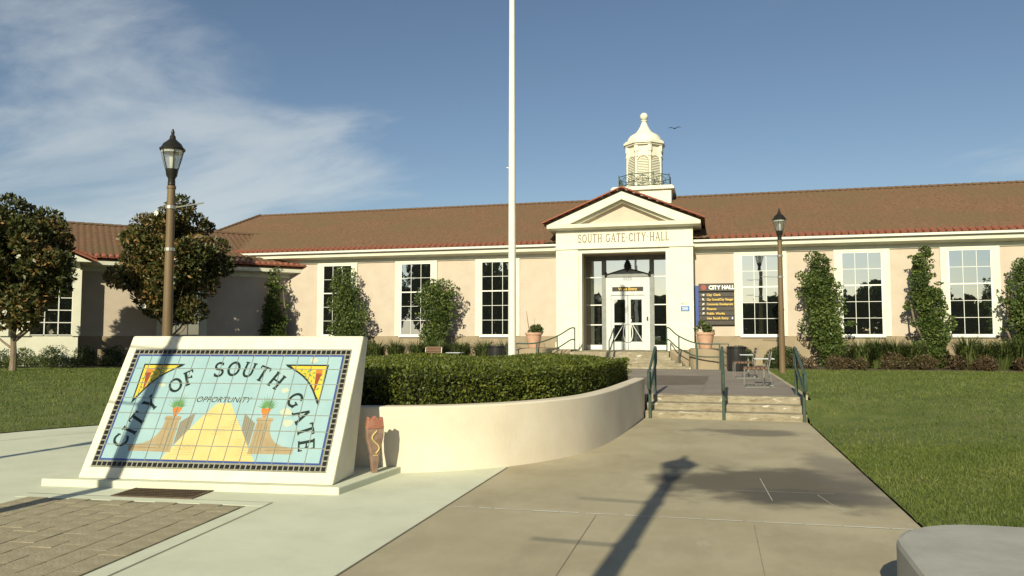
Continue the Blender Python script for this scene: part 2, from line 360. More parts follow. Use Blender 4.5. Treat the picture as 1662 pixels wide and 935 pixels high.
# upper plaza
struct(MB().prism([(-9.6, 15.9), (-1.36, 15.9), (-1.36, 16.56), (1.71, 16.56), (1.71, 28.3), (.9, 29.0), (-8.2, 29.0), (-9.6, 28)], -.05, .4).build('upper_plaza', M_plaza))
struct(MB().sheet([(-1.95, 24.1), (-.17, 23.8), (-.27, 19.8), (-1.5, 19.3), (-1.95, 19.2)], .404).build('asphalt_patch', M_patch))
strip([(-.15, 24.5), (-.30, 16.4)], .02, .408, 'pavement_joint', M_joint)
strip([(-1.3, 17.6), (-.28, 17.6)], .015, .408, 'pavement_joint', M_joint)
for Y in (19.1, 21.9, 24.6): strip([(-.15, Y), (1.70, Y)], .015, .406, 'pavement_joint', M_joint)
struct(MB().prism([(1.71, 16.62), (1.80, 16.62), (1.80, 28.2), (1.71, 28.2)], -.05, .408).build('plaza_kerb', M_conc_old))
# lower steps: each tread is a slab
st = struct(MB().box(-1.34, 1.66, 16.2, 16.55, -.04, .37).build('lower_steps', M_step))
for k in range(3):
    nseg = 2
    for j in range(nseg):
        xa = -1.34 + j * 1.5; q = MB().box(xa + (.003 if j else 0), xa + 1.497, 15.42 + .36 * k, 15.42 + .36 * (k + 1) + (.0 if k < 2 else .1), -.03 if k == 0 else .1333 * k - .02, .1333 * (k + 1) + random.uniform(-.004, .004))
        q.build('step', M_step, st, bevel=.018)

def lawn_h(x, y):
    t = np.clip((y - 9.5) / 8.0, 0, 1); h = .38 * t * t * (3 - 2 * t)
    k = np.where(np.asarray(x) > 0, np.clip(np.abs(x - 1.66) / 2.6, 0, 1), np.clip((np.hypot(x - PC[0], y - PC[1]) - 8.0) / 3.5, 0, 1)); k = k * k * (3 - 2 * k)      # meets the walkway flush
    u = np.where(np.asarray(x) > 0, np.clip((y - 15.0) / 1.2, 0, 1), 0.0); u = u * u * (3 - 2 * u)
    return .012 + h * (k + (1 - k) * u)
def lawn(name, xs, ys, inside):
    q = MB(); nx, ny = len(xs), len(ys)
    q.v = [(x, y, float(lawn_h(x, y))) for y in ys for x in xs]
    for j in range(ny - 1):
        for i in range(nx - 1):
            if inside((xs[i] + xs[i + 1]) / 2, (ys[j] + ys[j + 1]) / 2): q.f.append([j * nx + i, j * nx + i + 1, (j + 1) * nx + i + 1, (j + 1) * nx + i]); q.m.append(0)
    return struct(q.build(name, M_sod, smooth=True))
in_r = lambda x, y: x > 1.66 and y > 5.72 and y < 29.6 and not (x < 1.81 and y > 15.9)
lawn('lawn_right', np.concatenate([[1.66, 1.81], np.arange(2.0, 5, .3), np.arange(5.2, 45, 1.0)]), np.concatenate([[5.72, 6.2], np.arange(7, 30, .7)]), in_r)
def in_l(x, y): return x < -9.7 and y < 27.5 + .3 * (x + 30) and math.hypot(x - PC[0], y - PC[1]) > 8.02 and y > 3.6 - .05 * x * 0
q = MB()
inner = [(PC[0] + 8.01 * math.cos(R(a)), PC[1] + 8.01 * math.sin(R(a))) for a in np.arange(200, 134, -2.)]
cols = [(x0, y0) for x0, y0 in inner]
NR = 16
for (x0, y0) in cols:
    dxx, dyy = (x0 - PC[0]) / 8.01, (y0 - PC[1]) / 8.01
    for k in range(NR):
        d = 34 * (k / (NR - 1)) ** 1.5; x1 = x0 + dxx * d; y1 = min(y0 + dyy * d + d * .25, 30.5); q.v.append((x1, y1, float(lawn_h(x1, y1))))
for i in range(len(cols) - 1):
    for k in range(NR - 1): q.f.append([i * NR + k, i * NR + k + 1, (i + 1) * NR + k + 1, (i + 1) * NR + k]); q.m.append(0)
struct(q.build('lawn_left', M_sod, smooth=True))
struct(MB().prism([(-9.6, 15.3), (-9.6, 31.8), (-20, 32.4), (-30, 24.8), (-16, 24.5)], .2, .405).build('planting_bed', M_soil))
struct(MB().prism([(1.82, 29.5), (1.82, 28.2), (.9, 29.0), (.9, 32.4), (45, 32.4), (45, 29.5)], .0, .425).build('planting_bed', M_soil))
struct(MB().prism([(-9.6, 28.0), (-8.2, 29.0), (-7.7, 29.0), (-7.7, 32.4), (-20, 32.4)], .0, .41).build('planting_bed', M_soil))

# leaf / blade clouds -------------------------------------------------------------------------
def quads_mesh(name, V, mat_, lc):
    """V: (n,4,3) -> one mesh of loose quads with a per-point tint"""
    n = len(V); me = bpy.data.meshes.new(name)
    me.vertices.add(n * 4); me.vertices.foreach_set('co', V.reshape(-1).astype(np.float32))
    me.loops.add(n * 4); me.loops.foreach_set('vertex_index', np.arange(n * 4, dtype=np.int32))
    me.polygons.add(n); me.polygons.foreach_set('loop_start', np.arange(0, n * 4, 4, dtype=np.int32)); me.polygons.foreach_set('loop_total', np.full(n, 4, np.int32))
    a = me.attributes.new('lc', 'FLOAT', 'POINT'); a.data.foreach_set('value', np.repeat(lc, 4).astype(np.float32))
    me.materials.append(mat_); me.update(calc_edges=True); me.validate()
    return me
def unit(a): return a / (np.linalg.norm(a, axis=-1, keepdims=True) + 1e-9)
def leaves(P, out, ln, wd_, up=.3, spread=.9):
    n = len(P); d = unit(out * 1.0 + rng.normal(0, spread, (n, 3)) + np.array([0, 0, up])); s = unit(np.cross(d, rng.normal(0, 1, (n, 3))))
    l = ln * rng.uniform(.65, 1.25, (n, 1)); w = wd_ * rng.uniform(.7, 1.25, (n, 1))
    return np.stack([P - d * l / 2, P + s * w / 2 + d * l * .05, P + d * l / 2, P - s * w / 2 + d * l * .05], 1)
def clumps(cs, n):
    """points near the surface of a union of ellipsoid clumps: cs = [(x,y,z,rx,ry,rz)]"""
    cs = np.array(cs, float); a = (cs[:, 3] * cs[:, 4] * cs[:, 5]) ** (2 / 3.); k = rng.choice(len(cs), n, p=a / a.sum())
    d = unit(rng.normal(0, 1, (n, 3))); r = rng.uniform(.55, 1.04, (n, 1)) ** .6
    return cs[k, :3] + d * cs[k, 3:] * r, d, k
def foliage(name, cs, n, ln, wd_, m, parent, up=.3, spread=.9, bias=0.):
    P, d, k = clumps(cs, n); tint = rng.uniform(0, .55, len(cs))[k] * .6 + rng.uniform(0, .75, n) + bias
    o = link(name, quads_mesh(name, leaves(P - np.array(ORG.get(parent, (0, 0, 0))), d, ln, wd_, up, spread), m, np.clip(tint, 0, 1)), parent)
    return o
def blades(P, h, w, lean=.35):
    n = len(P); a = rng.uniform(0, 2 * math.pi, n); s = np.stack([np.cos(a), np.sin(a), np.zeros(n)], 1) * w / 2
    t = np.stack([rng.normal(0, lean, n), rng.normal(0, lean, n), np.ones(n)], 1) * (h * rng.uniform(.5, 1.25, (n, 1)))
    return np.stack([P - s, P + s, P + t + s * .25, P + t - s * .25], 1)
def lawn_blades(name, P):
    P = np.asarray(P); z = lawn_h(P[:, 0], P[:, 1]); d = np.hypot(P[:, 0], P[:, 1]); Q = np.stack([P[:, 0], P[:, 1], z - .004], 1)
    V = blades(Q, .042, (.004 + d * .0006)[:, None], .5)
    pt = .5 + .5 * np.sin(P[:, 0] * 1.3 + np.sin(P[:, 1] * .9) * 2) * np.sin(P[:, 1] * 1.1 + np.cos(P[:, 0] * .6) * 2)
    o = stuff(link(name, quads_mesh(name, V, M_blade, np.clip(rng.uniform(0, .7, len(P)) + pt * .3 + .1 * np.sin(P[:, 0] * 4.1 + P[:, 1]) * np.sin(P[:, 1] * 3.3 - P[:, 0]), 0, 1))))
    return o
def scatter(n, x0, x1, y0, y1, test, power=1.0):
    x = rng.uniform(x0, x1, n); y = y0 + (y1 - y0) * rng.uniform(0, 1, n) ** power
    k = np.array([test(a, b_) for a, b_ in zip(x, y)]); return np.stack([x[k], y[k]], 1)
Pr = np.concatenate([scatter(90000, 1.64, 7.5, 5.73, 12, lambda x, y: in_r(x, y) and x < .95 * y - 1), scatter(80000, 1.64, 15, 12, 29.5, lambda x, y: in_r(x, y) and x < .5 * y + 1, 1.3)])
tag(lawn_blades('lawn_grass', Pr), 'short mown green grass right of the concrete walkway', 'grass')
Pl = scatter(130000, -34, -10, 8, 27, lambda x, y: math.hypot(x - PC[0], y - PC[1]) > 8.02 and x < -.72 * y + 1 and x > -1.12 * y - 2 and y < x + 47.5, 1.4)
tag(lawn_blades('lawn_grass', Pl), 'short mown green grass behind the tiled monument sign', 'grass')

# ------------------------------------------------------------------ city hall
FY = 32.5; PX = -3.58; GZ = .4
hall = thing('city_hall', (PX, FY, GZ), 'long cream city hall with red tiled roof, white portico and cupola', 'building')
MB().box(-26.5, PX - 1.87, FY, 49.4, 0, 5.15).box(PX + 1.87, 48, FY, 49.4, 0, 5.15).box(PX - 1.87, PX + 1.87, 33.5, 49.4, 0, 5.15).build('wall', M_cream, hall)
MB().box(-26.5, -6.38, FY - .035, FY + .1, 0, 1.6).box(-.8, 48, FY - .035, FY + .1, 0, 1.6).build('dado', M_tan, hall)
MB().box(-26.5, -6.3, FY - .06, FY + .1, 4.98, 5.14).box(-.85, 48, FY - .06, FY + .1, 4.98, 5.14).build('frieze', M_white, hall)
cn = MB()
for a, c in ((-26.6, -6.3), (-.85, 48)):
    cn.prism_x([(FY - .08, 5.14), (FY - .30, 5.20), (FY - .52, 5.22), (FY - .56, 5.42), (FY + .1, 5.42)], a, c)
cn.build('cornice', M_white, hall)
gt = MB()
for a, c in ((-26.6, -6.40), (-.76, 48)): gt.prism_x([(FY - .565, 5.40), (FY - .68, 5.40), (FY - .70, 5.49), (FY - .565, 5.49)], a, c)
gt.build('gutter', M_mullion, hall)
# windows: white surround, frame, muntins, fifteen panes each
WZ0, WZ1, WW = 1.66, 4.86, 1.42
pane_w, pane_h = WW / 3, (WZ1 - WZ0) / 5
pane_me = MB().box(-pane_w / 2 + .007, pane_w / 2 - .007, -.006, .006, -pane_h / 2 + .007, pane_h / 2 - .007).mesh('pane', M_glass)
def window(parent, xc, y, org):
    s = MB().box(xc - WW / 2 - .30, xc - WW / 2 - .04, y - .07, y + .02, 1.602, 4.979).box(xc + WW / 2 + .04, xc + WW / 2 + .30, y - .07, y + .02, 1.602, 4.979)
    s.box(xc - WW / 2 - .04, xc + WW / 2 + .04, y - .07, y + .02, WZ1 + .04, 4.979); s.build('window_surround', M_white, parent)
    w = MB(); x0, x1 = xc - WW / 2, xc + WW / 2
    w.box(x0 - .04, x0 + .012, y - .05, y, WZ0 - .05, WZ1 + .04).box(x1 - .012, x1 + .04, y - .05, y, WZ0 - .05, WZ1 + .04)
    w.box(x0 + .012, x1 - .012, y - .05, y, WZ1 - .012, WZ1 + .04).box(x0 + .012, x1 - .012, y - .05, y, WZ0 - .05, WZ0 + .012)
    for k in (1, 2): w.box(x0 + pane_w * k - .009, x0 + pane_w * k + .009, y - .036, y, WZ0 + .012, WZ1 - .012)
    for k in range(1, 5):
        t = .026 if k == 3 else .009
        for j in range(3): w.box(x0 + pane_w * j + .0095, x0 + pane_w * (j + 1) - .0095, y - (.045 if k == 3 else .034), y, WZ0 + pane_h * k - t, WZ0 + pane_h * k + t)
    w.box(x0 - .09, x1 + .09, y - .12, y, WZ0 - .11, WZ0 - .051)
    wo_ = w.build('window', M_mullion, parent)
    for j in range(3):
        for k in range(5):
            p = link('pane', pane_me, wo_, (x0 + pane_w * (j + .5) - org[0], y - .02 - org[1], WZ0 + pane_h * (k + .5) - org[2]))
            p.rotation_euler = (random.gauss(0, .0022), 0, random.gauss(0, .0022))
WX = [-16.9, -13.0, -9.18, 1.82, 5.60, 9.38, 13.15, 16.9]
for xc in WX: window(hall, xc, FY, ORG[hall])

# tiled roofs: stepped courses of S tiles as one surface
def tile_roof(e0, along, upslope, length, slope_len, pitch, lo=None, hi=None, pw=.26, ch=.36):
    """e0 eave start (x,y,z); along/upslope unit XY; pitch tangent; lo/hi: limits of the along coordinate at slope distance s"""
    sub = 6; nx = int(length / pw * sub); xs = np.linspace(0, length, nx + 1); nr = int(math.ceil(slope_len / ch)); V = []; Fc = []
    cs, sn = math.cos(math.atan(pitch)), math.sin(math.atan(pitch))
    prof = .038 * np.abs(np.sin(np.pi * xs / pw)) ** .8
    rows = []
    for r in range(nr):
        a, c = r * ch, min((r + 1) * ch, slope_len); rows += [(a, .030), (c, .0)]
    for s, lift in rows:
        l0 = lo(s * cs) if lo else 0; h0 = hi(s * cs) if hi else length
        jit = np.repeat(rng.normal(0, .004, nx // sub + 2), sub)[:nx + 1] if lift > 0 else 0
        xx = np.clip(xs, l0, h0); z = prof + lift + jit
        px = e0[0] + along[0] * xx + upslope[0] * s * cs; py = e0[1] + along[1] * xx + upslope[1] * s * cs
        V.append(np.stack([px - upslope[0] * z * sn, py - upslope[1] * z * sn, e0[2] + s * sn + z * cs], 1))
    V = np.concatenate(V); n1_ = nx + 1
    for r in range(len(rows) - 1):
        i = np.arange(nx) + r * n1_; Fc.append(np.stack([i, i + 1, i + 1 + n1_, i + n1_], 1))
    # front drop of the eave course
    return V, np.concatenate(Fc)
def roof_obj(name, VF, parent, m=M_tile):
    V, Fc = VF; me = bpy.data.meshes.new(name); V = V - np.array(ORG[parent]); n = len(Fc)
    me.vertices.add(len(V)); me.vertices.foreach_set('co', V.reshape(-1).astype(np.float32)); me.loops.add(n * 4); me.loops.foreach_set('vertex_index', Fc.reshape(-1).astype(np.int32))
    me.polygons.add(n); me.polygons.foreach_set('loop_start', np.arange(0, n * 4, 4, dtype=np.int32)); me.polygons.foreach_set('loop_total', np.full(n, 4, np.int32)); me.materials.append(m)
    me.update(calc_edges=True); me.validate(); o = link(name, me, parent); ORG[o] = ORG[parent]; return stuff(o)
PT = .363
SL = 9.2 / math.cos(math.atan(PT))
roof_obj('roof_tiles', tile_roof((-26.6, FY - .70, 5.50), (1, 0), (0, 1), 74.6, SL, PT), hall)
MB().prism_x([(FY - .68, 5.46), (FY + 8.5, 5.46 + 9.18 * PT), (FY + 17.5, 5.46), (FY + 17.5, 5.36), (FY - .6, 5.40)], -26.55, 48).build('roof_deck', M_tile, hall)
def ridge_caps(name, p0, p1, n, r, parent, m):
    p0, p1 = Vector(p0), Vector(p1); d = (p1 - p0) / n; base = None
    ax = d.normalized(); sx = ax.cross(Vector((0, 0, 1))).normalized(); uz = sx.cross(ax)
    q = MB(); seg = 6
    for e, rr in ((-.03, r), (1.05, r * .82)):
        for k in range(seg + 1):
            a = math.pi * k / seg; q.v.append(tuple(d * e + sx * math.cos(a) * rr + uz * math.sin(a) * rr * .8))
    for k in range(seg): q.f.append([k, k + 1, seg + 1 + k + 1, seg + 1 + k]); q.m.append(0)
    q.f.append(list(range(seg + 1))); q.m.append(0)
    me = q.mesh(name, m); o = ORG[parent]
    for i in range(n): link(name, me, parent, tuple(p0 + d * i - Vector(o)))
eave_me = MB().add([(.115 * math.cos(math.pi * k / 6), y, .09 * math.sin(math.pi * k / 6)) for y in (-.03, .36) for k in range(7)], [(k, k + 1, 8 + k, 7 + k) for k in range(6)] + [list(range(7))]).mesh('eave_tile', M_tile_red)
sel = [x for x in np.arange(-22.5, 20, .26) if not (-6.9 < x < -.3)]
for x in sel[:290]: link('eave_tile', eave_me, hall, (x + .13 - PX, FY - .70 - FY, 5.515 - GZ)).rotation_euler = (math.atan(PT), 0, 0)
RZ = 5.50 + 9.2 * PT
ridge_caps('ridge_tile', (-26.6, FY + 8.5, RZ + .01), (-4.9, FY + 8.5, RZ + .01), 60, .14, hall, M_tile)
ridge_caps('ridge_tile', (-2.1, FY + 8.5, RZ + .01), (24, FY + 8.5, RZ + .01), 70, .14, hall, M_tile)
ridge_caps('verge_tile', (-26.55, FY - .6, 5.56), (-26.55, FY + 8.5, RZ + .06), 24, .13, hall, M_tile)

# angled wing on the left
A45 = (-math.sqrt(.5), -math.sqrt(.5)); N45 = (math.sqrt(.5), -math.sqrt(.5))     # along the wing away from the hall; outward normal
B0 = (-19.5, 32.5)
def wg(s, n): return (B0[0] + A45[0] * s + N45[0] * n, B0[1] + A45[1] * s + N45[1] * n)
wing = link('angled_wing', None, hall, (B0[0] - PX, 0, 0)); ORG[wing] = (B0[0], FY, GZ)
MB().prism([wg(-3, 0), wg(-3, -10), wg(20, -10), wg(20, 0)], 0, 4.6).build('wall', M_cream, wing)
MB().prism([wg(.0, .035), wg(.0, -.1), wg(20, -.1), wg(20, .035)], 0, 1.6).build('dado', M_tan, wing)
MB().prism([wg(-.2, .06), wg(-.2, -.1), wg(20, -.1), wg(20, .06)], 4.32, 4.5).build('frieze', M_white, wing)
q = MB(); pr = [(.08, 4.5), (.30, 4.55), (.50, 4.57), (.54, 4.77), (-.1, 4.77)]
for s0, s1 in ((-.62, 8.55),):
    pts = [(*wg(s0, n), z) for n, z in pr] + [(*wg(s1, n), z) for n, z in pr]; k = len(pr)
    q.add(pts, [list(range(k)), list(range(k, 2 * k))[::-1]] + [(i, k + i, k + (i + 1) % k, (i + 1) % k) for i in range(k)])
q.build('cornice', M_white, wing)
e0 = (*wg(-.75, .66), 4.84); UP45 = (-N45[0], -N45[1])
roof_obj('roof_tiles', tile_roof(e0, A45, UP45, 21, 5.66 / math.cos(math.atan(PT)), PT), wing)
q = MB(); pts = [(*wg(s, n), z) for s in (-.7, 20) for n, z in ((.62, 4.80), (-5, 4.80 + 5.62 * PT), (-10.6, 4.80), (-10.6, 4.7), (.55, 4.74))]
q.add(pts, [list(range(5)), list(range(5, 10))[::-1]] + [(i, 5 + i, 5 + (i + 1) % 5, (i + 1) % 5) for i in range(5)]); q.build('roof_deck', M_tile, wing)
rz = 4.84 + 5.66 * PT
ridge_caps('ridge_tile', (*wg(-.75, -5), rz + .02), (*wg(16, -5), rz + .02), 42, .14, wing, M_tile)
eave45 = MB().add([tuple(Vector((.115 * math.cos(math.pi * k / 6), y, .09 * math.sin(math.pi * k / 6)))) for y in (-.03, .36) for k in range(7)], [(k, k + 1, 8 + k, 7 + k) for k in range(6)] + [list(range(7))]).mesh('eave_tile', M_tile_red)
for s in np.arange(-.6, 8.4, .26):
    p = wg(s, .66); o = link('eave_tile', eave45, wing, (p[0] - B0[0], p[1] - FY, 4.855 - GZ)); o.rotation_euler = (Matrix.Rotation(R(45), 3, 'Z') @ Matrix.Rotation(math.atan(PT), 3, 'X')).to_euler()
strip_v = MB(); pv = [(-22.3, 31.85, 5.62), (-24.4, 35.6, 6.98)]; strip_v.tube(pv, .09, 6); strip_v.build('valley_flashing', M_galv, wing)
# wing windows (partly hidden by the magnolias)
def wing_window(s, n0):
    w = MB(); hw = .72
    def bx(sa, sb, na, nb, z0, z1, mi=0):
        c = [wg(sa, na), wg(sb, na), wg(sb, nb), wg(sa, nb)]; w.prism(c, z0, z1, mi)
    bx(s - hw - .3, s - hw, n0, n0 + .07, 1.602, 4.3); bx(s + hw, s + hw + .3, n0, n0 + .07, 1.602, 4.3); bx(s - hw, s + hw, n0, n0 + .07, 4.16, 4.3)
    w.build('window_surround', M_white, wing); w = MB()
    for k in range(4): bx(s - hw + 2 * hw / 3 * k - .02, s - hw + 2 * hw / 3 * k + .02, n0, n0 + .05, 1.66, 4.16)
    for k in range(6):
        for j in range(3): bx(s - hw + 2 * hw / 3 * j + .021, s - hw + 2 * hw / 3 * (j + 1) - .021, n0, n0 + .045, 1.64 + .5 * k - .015, 1.64 + .5 * k + .02)
    fo = w.build('window', M_mullion, wing)
    for j in range(3):
        for k in range(5):
            c = wg(s - hw + 2 * hw / 3 * (j + .5), n0 + .012); q = MB().box(-hw / 3 + .022, hw / 3 - .022, -.006, .006, 1.662 + .5 * k, 2.122 + .5 * k)
            o = q.build('pane', M_glass, fo, local=True); o.location = (c[0] - B0[0], c[1] - FY, -GZ); o.rotation_euler[2] = R(45)
wing_window(4.6, .0); 
# gabled bay at the far end of the wing
MB().prism([wg(8.6, .7), wg(8.6, -1), wg(13.0, -1), wg(13.0, .7)], 0, 4.62).build('bay_wall', M_white, wing)
q = MB(); pts = [(*wg(s, n), z) for n in (1.05, -4.4) for s, z in ((8.2, 4.62), (13.4, 4.62), (10.8, 5.75))]
q.add(pts, [(0, 1, 2), (5, 4, 3), (0, 3, 4, 1), (1, 4, 5, 2), (2, 5, 3, 0)]); q.build('gable', M_white, wing)
def slope(sa, sb, za, zb, name):
    q = MB(); n = 14
    for k in range(n):
        f0, f1 = k / n, (k + 1) / n; s_0 = sa + (sb - sa) * f0; s_1 = sa + (sb - sa) * f1; z_0 = za + (zb - za) * f0; z_1 = za + (zb - za) * f1
        pts = [(*wg(s_0, 1.16), z_0 + .10), (*wg(s_0, -4.5), z_0 + .10), (*wg(s_1, -4.5), z_1 + .06), (*wg(s_1, 1.16), z_1 + .06), (*wg(s_0, 1.16), z_0 + .0), (*wg(s_1, 1.16), z_1 + .0)]
        q.add(pts, [(0, 1, 2, 3), (0, 3, 5, 4)])
    stuff(q.build(name, M_tile_red, wing))
slope(8.0, 10.8, 4.62, 5.80, 'roof_tiles'); slope(13.6, 10.8, 4.62, 5.80, 'roof_tiles')
ridge_caps('verge_tile', (*wg(8.05, 1.1), 4.76), (*wg(10.8, 1.1), 5.92), 8, .11, wing, M_tile_red)
wing_window(9.55, .7); wing_window(12.0, .7)

# portico -----------------------------------------------------------------------
por = link('portico', None, hall, (0, -.9, 0)); ORG[por] = (PX, FY - .9, GZ)
PF = 31.6
for sx in (-1, 1):
    a, c = sorted((PX + sx * 2.80, PX + sx * 1.86)); q = MB().box(a, c, PF, FY + .9, 1.0, 5.20)
    q.box(a - .05, c + .05, PF - .05, PF + .5, 5.201, 5.30); q.build('pilaster', M_white, por, bevel=.01)
    MB().box(a - .03, c + .03, PF - .03, PF + .4, .3, 1.35).build('pilaster_base', M_tan if False else M_white, por)
    a, c = sorted((PX + sx * 1.859, PX + sx * 1.72)); MB().box(a, c, PF + .06, PF + .5, 1.0, 5.04).build('opening_trim', M_white, por)
MB().box(PX - 1.859, PX + 1.859, PF + .06, PF + .5, 5.041, 5.2).build('opening_trim', M_white, por)
MB().box(PX - 2.80, PX + 2.80, PF + .001, FY + .9, 5.301, 6.0).box(PX - 1.86, PX + 1.86, PF + .003, FY + .9, 5.201, 5.3).build('entablature', M_white, por)
MB().box(PX - 1.95, PX + 1.95, PF - .06, PF + .05, 5.215, 5.275).build('architrave_moulding', M_white, por)
q = MB()
for i in range(70):
    x = PX - 2.76 + i * .08; q.box(x, x + .045, PF - .03, PF + .01, 5.90, 5.955)
stuff(q.build('dentils', M_white, por))
HW, PB, AP = 3.12, 6.0, 7.58                                    # pediment half width, base, apex
tn = (AP - .2 - (PB + .24)) / HW
MB().prism_x([(PF - .06, PB), (PF - .35, PB + .07), (PF - .38, PB + .22), (PF + 1.2, PB + .22), (PF + 1.2, PB)], PX - HW, PX + HW).build('pediment_cornice', M_white, por)
for sx in (-1, 1):
    q = MB(); poly = [(PX + sx * HW, PB + .221), (PX, AP - .06), (PX, AP - .40), (PX + sx * (HW - .95), PB + .221)]
    if sx > 0: poly = poly[::-1]
    q.prism_y(poly, PF - .38, PF + .2); q.build('raking_cornice', M_white, por)
    poly = [(PX + sx * (HW - .98), PB + .2215), (PX, AP - .412), (PX, AP - .50), (PX + sx * (HW - 1.25), PB + .2215)]
    if sx > 0: poly = poly[::-1]
    MB().prism_y(poly, PF - .16, PF + .2).build('raking_moulding', M_white, por)
MB().prism_y([(PX - HW + .9, PB + .2205), (PX + HW - .9, PB + .2205), (PX, AP - .45)], PF + .10, PF + .5).build('tympanum', M_cream, por)
# portico roof runs back into the main slope
q = MB(); zb, za = PB + .20, AP - .04
q.add([(PX - HW - .12, PF - .48, zb), (PX + HW + .12, PF - .48, zb), (PX, PF - .48, za), (PX - HW - .12, FY + 3.2, zb), (PX + HW + .12, FY + 3.2, zb), (PX, FY + 5.4, za)], [(0, 2, 5, 3), (2, 1, 4, 5)])
q.build('roof_deck', M_tile, por)
def por_slope(sx):
    V, Fc = tile_roof((PX + sx * (HW + .14), PF - .46, PB + .235), (0, 1), (-sx, 0), 4.6, math.hypot(HW + .14, za - zb), (za - zb) / (HW + .14), pw=.24, ch=.34)
    if sx > 0: Fc = Fc[:, ::-1]
    roof_obj('roof_tiles', (V, Fc), por, M_tile_red)
por_slope(-1); por_slope(1)
for sx in (-1, 1): ridge_caps('verge_tile', (PX + sx * (HW + .16), PF - .40, PB + .28), (PX, PF - .40, AP + .06), 14, .095, por, M_tile_red)
ridge_caps('ridge_tile', (PX, PF - .4, AP + .05), (PX, FY + 5, AP + .05), 16, .12, por, M_tile_red)
MB().lathe([(.09, AP + .04), (.07, AP + .16), (.02, AP + .3)], 8, (PX, PF - .36)).build('finial', M_green, por)
def stroke_text(s, h, gap, place, mb, base_y, widths=1.0):
    """letters of the stroke alphabet laid on a straight line; place(x, z) -> 3D"""
    x = 0; lay = 0
    for ch in s:
        if ch == '·':
            MB().add([place(x + h * .17 + h * .085 * math.cos(k * math.pi / 4), base_y + h * .5 + h * .085 * math.sin(k * math.pi / 4), 0) for k in range(8)], [list(range(8))]).build('letter_dot', M_letter, por); x += h * .34 + gap; continue
        w, strokes = GL[ch]; mb = MB()
        for j, (pts, sw) in enumerate(strokes):
            for quad in ribbon([(a * h * .88, c * h) for a, c in pts], sw * h * widths): mb.add([place(x + a, base_y + c, j * .0006) for a, c in quad], [(0, 1, 2, 3)])
        mb.build('letter', M_letter, por)
        x += w * h * .88 + gap
    return x
def text_width(s, h, gap): return sum((h * .34 if c == '·' else GL[c][0] * h * .88) + gap for c in s) - gap
M_letter = mat('tan_lettering', (.17, .13, .085), (.21, .165, .11), .7, 9)
TXT = 'SOUTH·GATE·CITY·HALL'; tw = text_width(TXT, .36, .055); q = MB()
kx = 3.72 / tw
stroke_text(TXT, .36, .055, lambda x, z, e: (PX + (-tw / 2 + x) * kx, PF - .006 - e, z), q, 5.47, 1.0)
# recessed entrance screen
RY = 33.35
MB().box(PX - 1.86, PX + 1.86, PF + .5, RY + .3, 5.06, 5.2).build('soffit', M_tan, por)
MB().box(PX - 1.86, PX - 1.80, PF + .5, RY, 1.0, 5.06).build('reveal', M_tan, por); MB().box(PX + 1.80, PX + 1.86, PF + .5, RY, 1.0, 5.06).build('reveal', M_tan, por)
MB().box(PX - 1.86, PX + 1.86, RY + .08, RY + .12, 1.0, 5.06).build('screen_backing', M_dark, por)
q = MB()
for x0, x1 in ((PX - 1.12, PX - .93), (PX + .93, PX + 1.12)): q.box(x0, x1, RY - .08, RY + .08, 1.0, 5.06)
q.box(PX - 1.8, PX - 1.12, RY - .06, RY + .08, 4.86, 5.06).box(PX + 1.12, PX + 1.8, RY - .06, RY + .08, 4.86, 5.06).box(PX - .93, PX + .93, RY - .06, RY + .08, 4.88, 5.06)
q.build('screen_frame', M_greyframe, por)
for sx in (-1, 1):
    xa, xb = sorted((PX + sx * 1.12, PX + sx * 1.80)); g = MB()
    for z in (1.02, 2.06, 2.92, 4.12): g.box(xa, xb, RY - .05, RY + .06, z, z + (.20 if z < 1.1 else .045))
    sl = g.build('sidelight', M_mullion, por)
    for z0, z1 in ((1.221, 2.059), (2.106, 2.919), (2.966, 4.119), (4.166, 4.859)): MB().box(xa + .004, xb - .004, RY + .0, RY + .02, z0, z1).build('pane', M_glass, sl)
MB().box(PX - .93, PX + .93, RY, RY + .02, 4.16, 4.88).build('transom_pane', M_glass, por)
q = MB().prism_y([(PX - .95, 4.14), (PX + .95, 4.14), (PX + .95, 4.22), (PX, 4.50), (PX - .95, 4.22)], RY - .14, RY - .02); dp = q.build('door_pediment', M_greyframe, por)
q = MB()
for sx in (-1, 1): q.tube([(PX + sx * .95, RY - .17, 4.235), (PX, RY - .17, 4.515)], .026, 6)
q.build('pediment_moulding', M_bronze, dp)
q = MB().lathe([(.02, 4.36), (.10, 4.46), (.13, 4.58), (.11, 4.70), (.05, 4.82), (.01, 4.88)], 10, (PX, RY - .18))
for k in range(5):
    for j in range(8): a = 2 * math.pi * (j + k * .5) / 8; r = (.12, .14, .13, .10, .06)[k]; q.lathe([(.0, 4.45 + k * .085), (.028, 4.475 + k * .085), (.0, 4.52 + k * .085)], 5, (PX + r * math.cos(a), RY - .18 + r * math.sin(a)), cap=False)
q.build('pinecone_finial', M_bronze, dp)
for sx in (-1, 1): MB().lathe([(.05, 4.16), (.06, 4.24), (.03, 4.32), (.005, 4.38)], 8, (PX + sx * .93, RY - .14)).build('corner_finial', M_bronze, dp)
q = MB().box(PX - .93, PX - .72, RY - .10, RY + .06, 1.0, 4.14).box(PX + .72, PX + .93, RY - .10, RY + .06, 1.0, 4.14).box(PX - .72, PX + .72, RY - .10, RY + .06, 3.36, 4.14)
sr = q.build('door_surround', M_alu, por)
q = MB()
for sx in (-1, 1):
    for k in range(34): z = 1.1 + k * .076; q.box(PX + sx * .78 - .035, PX + sx * .78 + .035, RY - .125, RY - .10, z, z + .035)
stuff(q.build('ribbed_moulding', M_mullion, sr))
v, f, w_ = text_tris('8650', .19); MB().add([(PX - w_ / 2 + x, RY - .106, 3.99 + y) for x, y in v], f).build('street_number', M_greyframe, sr)
